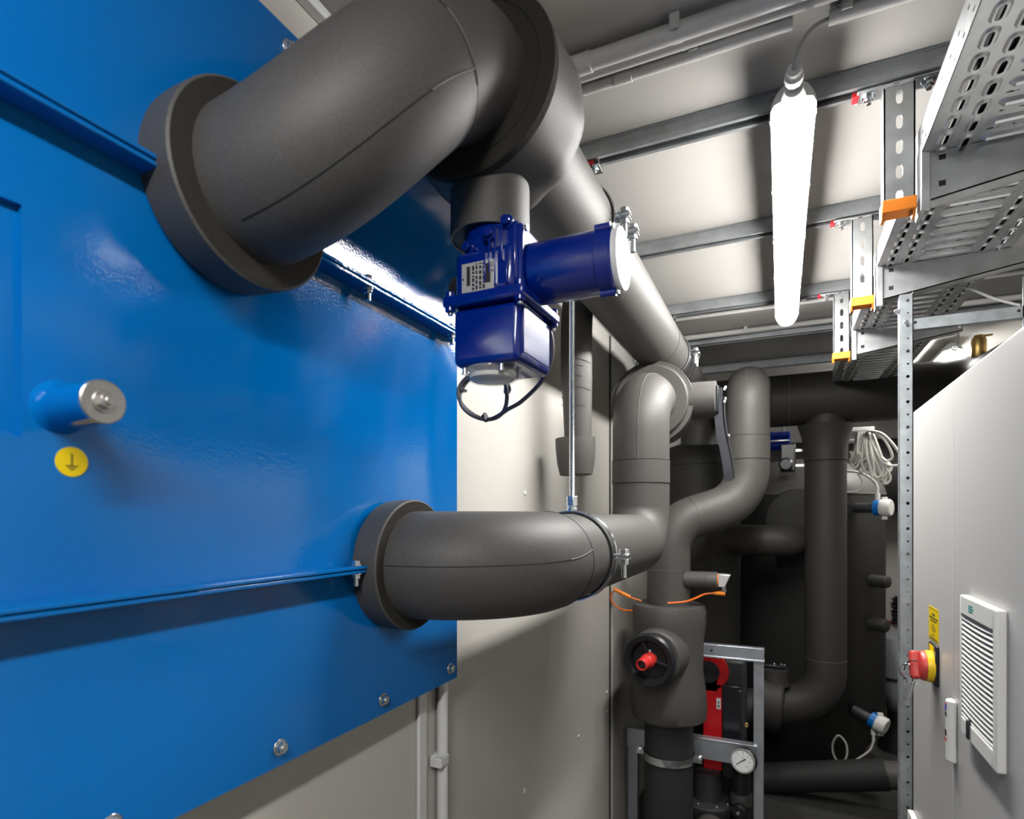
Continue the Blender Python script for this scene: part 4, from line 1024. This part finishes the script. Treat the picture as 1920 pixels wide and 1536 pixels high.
# temperature transmitters on the tank
def transmitter(p, dv, label, up=True):
    p = Vector(p); dv = Vector(dv).normalized()
    th = empty('transmitter', p, label, 'transmitter', 'blue and white tank transmitters')
    obj('shaft', MB().cyl(p, p + dv * .10, .030, 20), 'black_pipe', th)
    b = p + dv * .10
    obj('blue_housing', MB().lathe(b, dv, [(.036, 0), (.046, .004), (.046, .035), (.040, .038)], 28), 'sensor_blue', th)
    obj('white_cover', MB().lathe(b + dv * .036, dv, [(.048, 0), (.050, .004), (.050, .045), (.044, .055), (.0, .056)], 32), 'sensor_white', th)
    s_ = Vector((0, 0, 1 if up else -1))
    obj('cable_gland', MB().cyl(b + dv * .018 + s_ * .035, b + dv * .018 + s_ * .085, .014, 12).cyl(b + dv * .018 + s_ * .085, b + dv * .018 + s_ * .125, .008, 10), 'sensor_white', th)
    obj('clip', MB().box(b + dv * .05 + Vector((-.01, -.01, .045)), b + dv * .05 + Vector((.02, .01, .062))).box(b + dv * .05 + Vector((-.01, -.01, -.07)), b + dv * .05 + Vector((.02, .01, -.045))), 'sensor_white', th, bevel=.003)
    return th, b + dv * .018 + s_ * .12
t1, g1 = transmitter((.415, 4.07, .046), (1, -.50, 0), 'upper blue and white transmitter on the tank beside the post')
P3([tuple(g1), (g1.x - .02, g1.y, g1.z + .04), (g1.x - .08, g1.y + .0, g1.z + .085), (g1.x - .16, g1.y + .01, g1.z + .10), (g1.x - .24, g1.y + .02, g1.z + .075)], .007, 8, 'cable_white', 'cable', parent=t1)
P3([(g1.x - .10, g1.y, g1.z + .085), (g1.x - .075, g1.y, g1.z + .03), (g1.x - .10, g1.y, g1.z - .02), (g1.x - .16, g1.y, g1.z - .025), (g1.x - .2, g1.y, g1.z + .0)], .006, 8, 'cable_white', 'cable', parent=t1)
t2_, g2 = transmitter((.40, 4.06, -1.175), (1, -.55, -.33), 'lower blue and white transmitter on the tank beside the post', up=False)
P3([tuple(g2), (g2.x - .02, g2.y, g2.z - .06), (g2.x - .09, g2.y, g2.z - .13), (.36, 3.98, g2.z - .165), (.30, 3.98, g2.z - .13), (.285, 3.98, g2.z - .05), (.315, 3.98, g2.z + .01), (.355, 3.98, g2.z - .03), (.36, 3.98, g2.z - .10), (.335, 3.98, g2.z - .155)], .006, 8, 'cable_white', 'cable', parent=t2_)
# hanging coil of white cable on a bracket
wcb = empty('cable_coil', (.47, 3.95, .2), 'hanging bundle of white cable loops above the black tank', 'cable')
rg = random.Random(11)
for k in range(36):
    x0 = .440 + rg.uniform(-.03, .035); xb = .455 + rg.uniform(-.075, .10); zb = .315 - (xb - .38) * .72 + rg.uniform(-.03, .05)
    w0 = rg.uniform(.008, .03); yb = 3.95 + rg.uniform(-.03, .03)
    pts = [(x0, 3.95, .49), (x0 - .01 + (xb - x0) * .5 - w0 * .5, yb, .36), (xb - w0, yb, zb + .05), (xb, yb, zb), (xb + w0, yb, zb + .045), (x0 + (xb - x0) * .5 + w0, yb, .36), (x0 + .012, 3.95, .49)]
    obj('cable_loop', MB().tube(spline(pts, 5), .0072, 7), 'cable_white', wcb)
for s_ in (0, 1):
    pts = [(.46 + .01 * s_, 3.93, .495), (.53, 3.92, .47 - .02 * s_), (.595 - .03 * s_, 3.92, .39), (.625 - .045 * s_, 3.92, .315 + .02 * s_), (.60 - .04 * s_, 3.92, .285 + .03 * s_), (.54, 3.92, .30 + .02 * s_), (.495, 3.93, .38), (.46, 3.94, .49)]
    obj('cable_loop', MB().tube(spline(pts, 6), .0068, 8), 'cable_white', wcb)
sb = empty('wall_bracket', (.42, 3.99, .45), 'white bracket strips carrying the white cable coil', 'bracket')
obj('upper_strip', MB().box((.30, 3.975, .500), (.50, 3.995, .522)), 'white_trim', sb, bevel=.003)
obj('lower_strip', MB().box((.30, 3.975, .430), (.43, 3.995, .452)), 'white_trim', sb, bevel=.003)
obj('upright', MB().box((.30, 3.996, .40), (.33, 4.01, .90)), 'white_trim', sb, bevel=.002)

# ------------------------------------------------------------------ far background pieces
bk = empty('black_tank', (-.47, 3.73, ZF), 'slim black tank in the dark behind the S bend', 'tank')
obj('tank_body', MB().lathe((-.47, 3.73, ZF), (0, 0, 1), [(.2, 0), (.255, .1), (.255, 1.95), (.24, 2.0), (.19, 2.06), (.1, 2.09), (0, 2.10)], 48), 'tank_foam', bk)
obj('jacket_seam', MB().tube(ring_path((-.47, 3.73, ZF + 1.95), (0, 0, 1), .256), .002, 6), 'seam_dark', bk)
dk = empty('dark_backdrop', (.25, 5.42, .0), 'added dark shade-filling duct crossing behind the domed tank', 'backdrop')
obj('backdrop_run', MB().cyl((XL + .02, 5.42, .32), (XR - .02, 5.42, .32), .29, 44), 'tank_foam', dk)  # dark cylinder added in place of shade on the back wall
for x in (-.3, .45, 1.0): obj('backdrop_band', MB().lathe((x, 5.42, .32), (1, 0, 0), [(.289, 0), (.293, .001), (.293, .04), (.289, .041)], 44), 'black_pipe', dk)
fa = empty('far_actuator', (.0, 3.98, .35), 'far dark blue actuator half hidden behind the S pipe top bend', 'actuator')
obj('motor_body', MB().lathe((-.11, 3.98, .46), (1, 0, 0), [(.05, 0), (.062, .004), (.062, .16), (.05, .166)], 30), 'actuator_blue', fa)
obj('gear_box', MB().box((.0, 3.92, .27), (.085, 4.04, .44)), 'black_plastic', fa, bevel=.008)
for z in (.392, .30): obj('mount_bar', MB().box((.06, 3.95, z), (.2, 3.97, z + .013)), 'steel', fa)
obj('hand_cap', MB().lathe((.03, 3.91, .31), (0, -1, 0), [(.04, 0), (.04, .03), (.03, .04)], 24), 'black_plastic', fa)
gv = empty('expansion_vessel', (.78, 4.85, ZF), 'grey vessel with dark band seen past the tank edge', 'vessel')
obj('vessel_body', MB().lathe((.78, 4.88, -1.36), (0, 0, 1), [(.08, -.02), (.13, .02), (.16, .07), (.165, .12), (.165, .42), (.13, .50), (.05, .53)], 40), 'vessel_grey', gv)
obj('dark_band', MB().lathe((.78, 4.88, -1.145), (0, 0, 1), [(.165, 0), (.168, .002), (.168, .02), (.165, .022)], 40), 'black_matte', gv)
obj('vessel_foot', MB().lathe((.78, 4.88, ZF), (0, 0, 1), [(.15, 0), (.15, .01), (.09, .20), (.09, .30)], 32), 'black_matte', gv)
obj('red_pipe', MB().cyl((.65, 5.885, -.91), (1.24, 5.885, -.91), .012, 14), 'red', None, 'thin red pipe against the far wall beside the tank', 'pipe', org=(.95, 5.885, -.91))
ch = []
for k in range(26): ch.append((.890 + .025 * math.sin(k * 2.4), 5.86 + .014 * math.cos(k * 1.7), -.69 - .009 * k))
P3(ch, .008, 7, 'black_matte', 'chain_coil', 'black coiled chain hanging by the far wall', 'chain', seg=3)
fl = empty('floor_pipe', (.62, 3.95, -1.50), 'low foam pipe near the floor right of the tank', 'pipe')
obj('foam_run', MB().tube([(.50, 3.80, -1.46), (.52, 3.80, -1.44), (.9, 3.80, -1.40)], .075, 28), 'foam', fl)
obj('black_sleeve', MB().tube([(-.10, 3.80, -1.575), (.535, 3.80, -1.437)], .085, 28), 'black_matte', fl)

# lettering to plain meshes
bpy.context.view_layer.update()
dg = bpy.context.evaluated_depsgraph_get()
for o in [o for o in bpy.data.objects if o.type == 'FONT']:
    me = bpy.data.meshes.new_from_object(o.evaluated_get(dg)); nm = o.name.split('.')[0]
    n = bpy.data.objects.new(nm + '_print', me); COL.objects.link(n)
    n.parent = o.parent; n.matrix_local = o.matrix_local.copy()
    bpy.data.objects.remove(o)
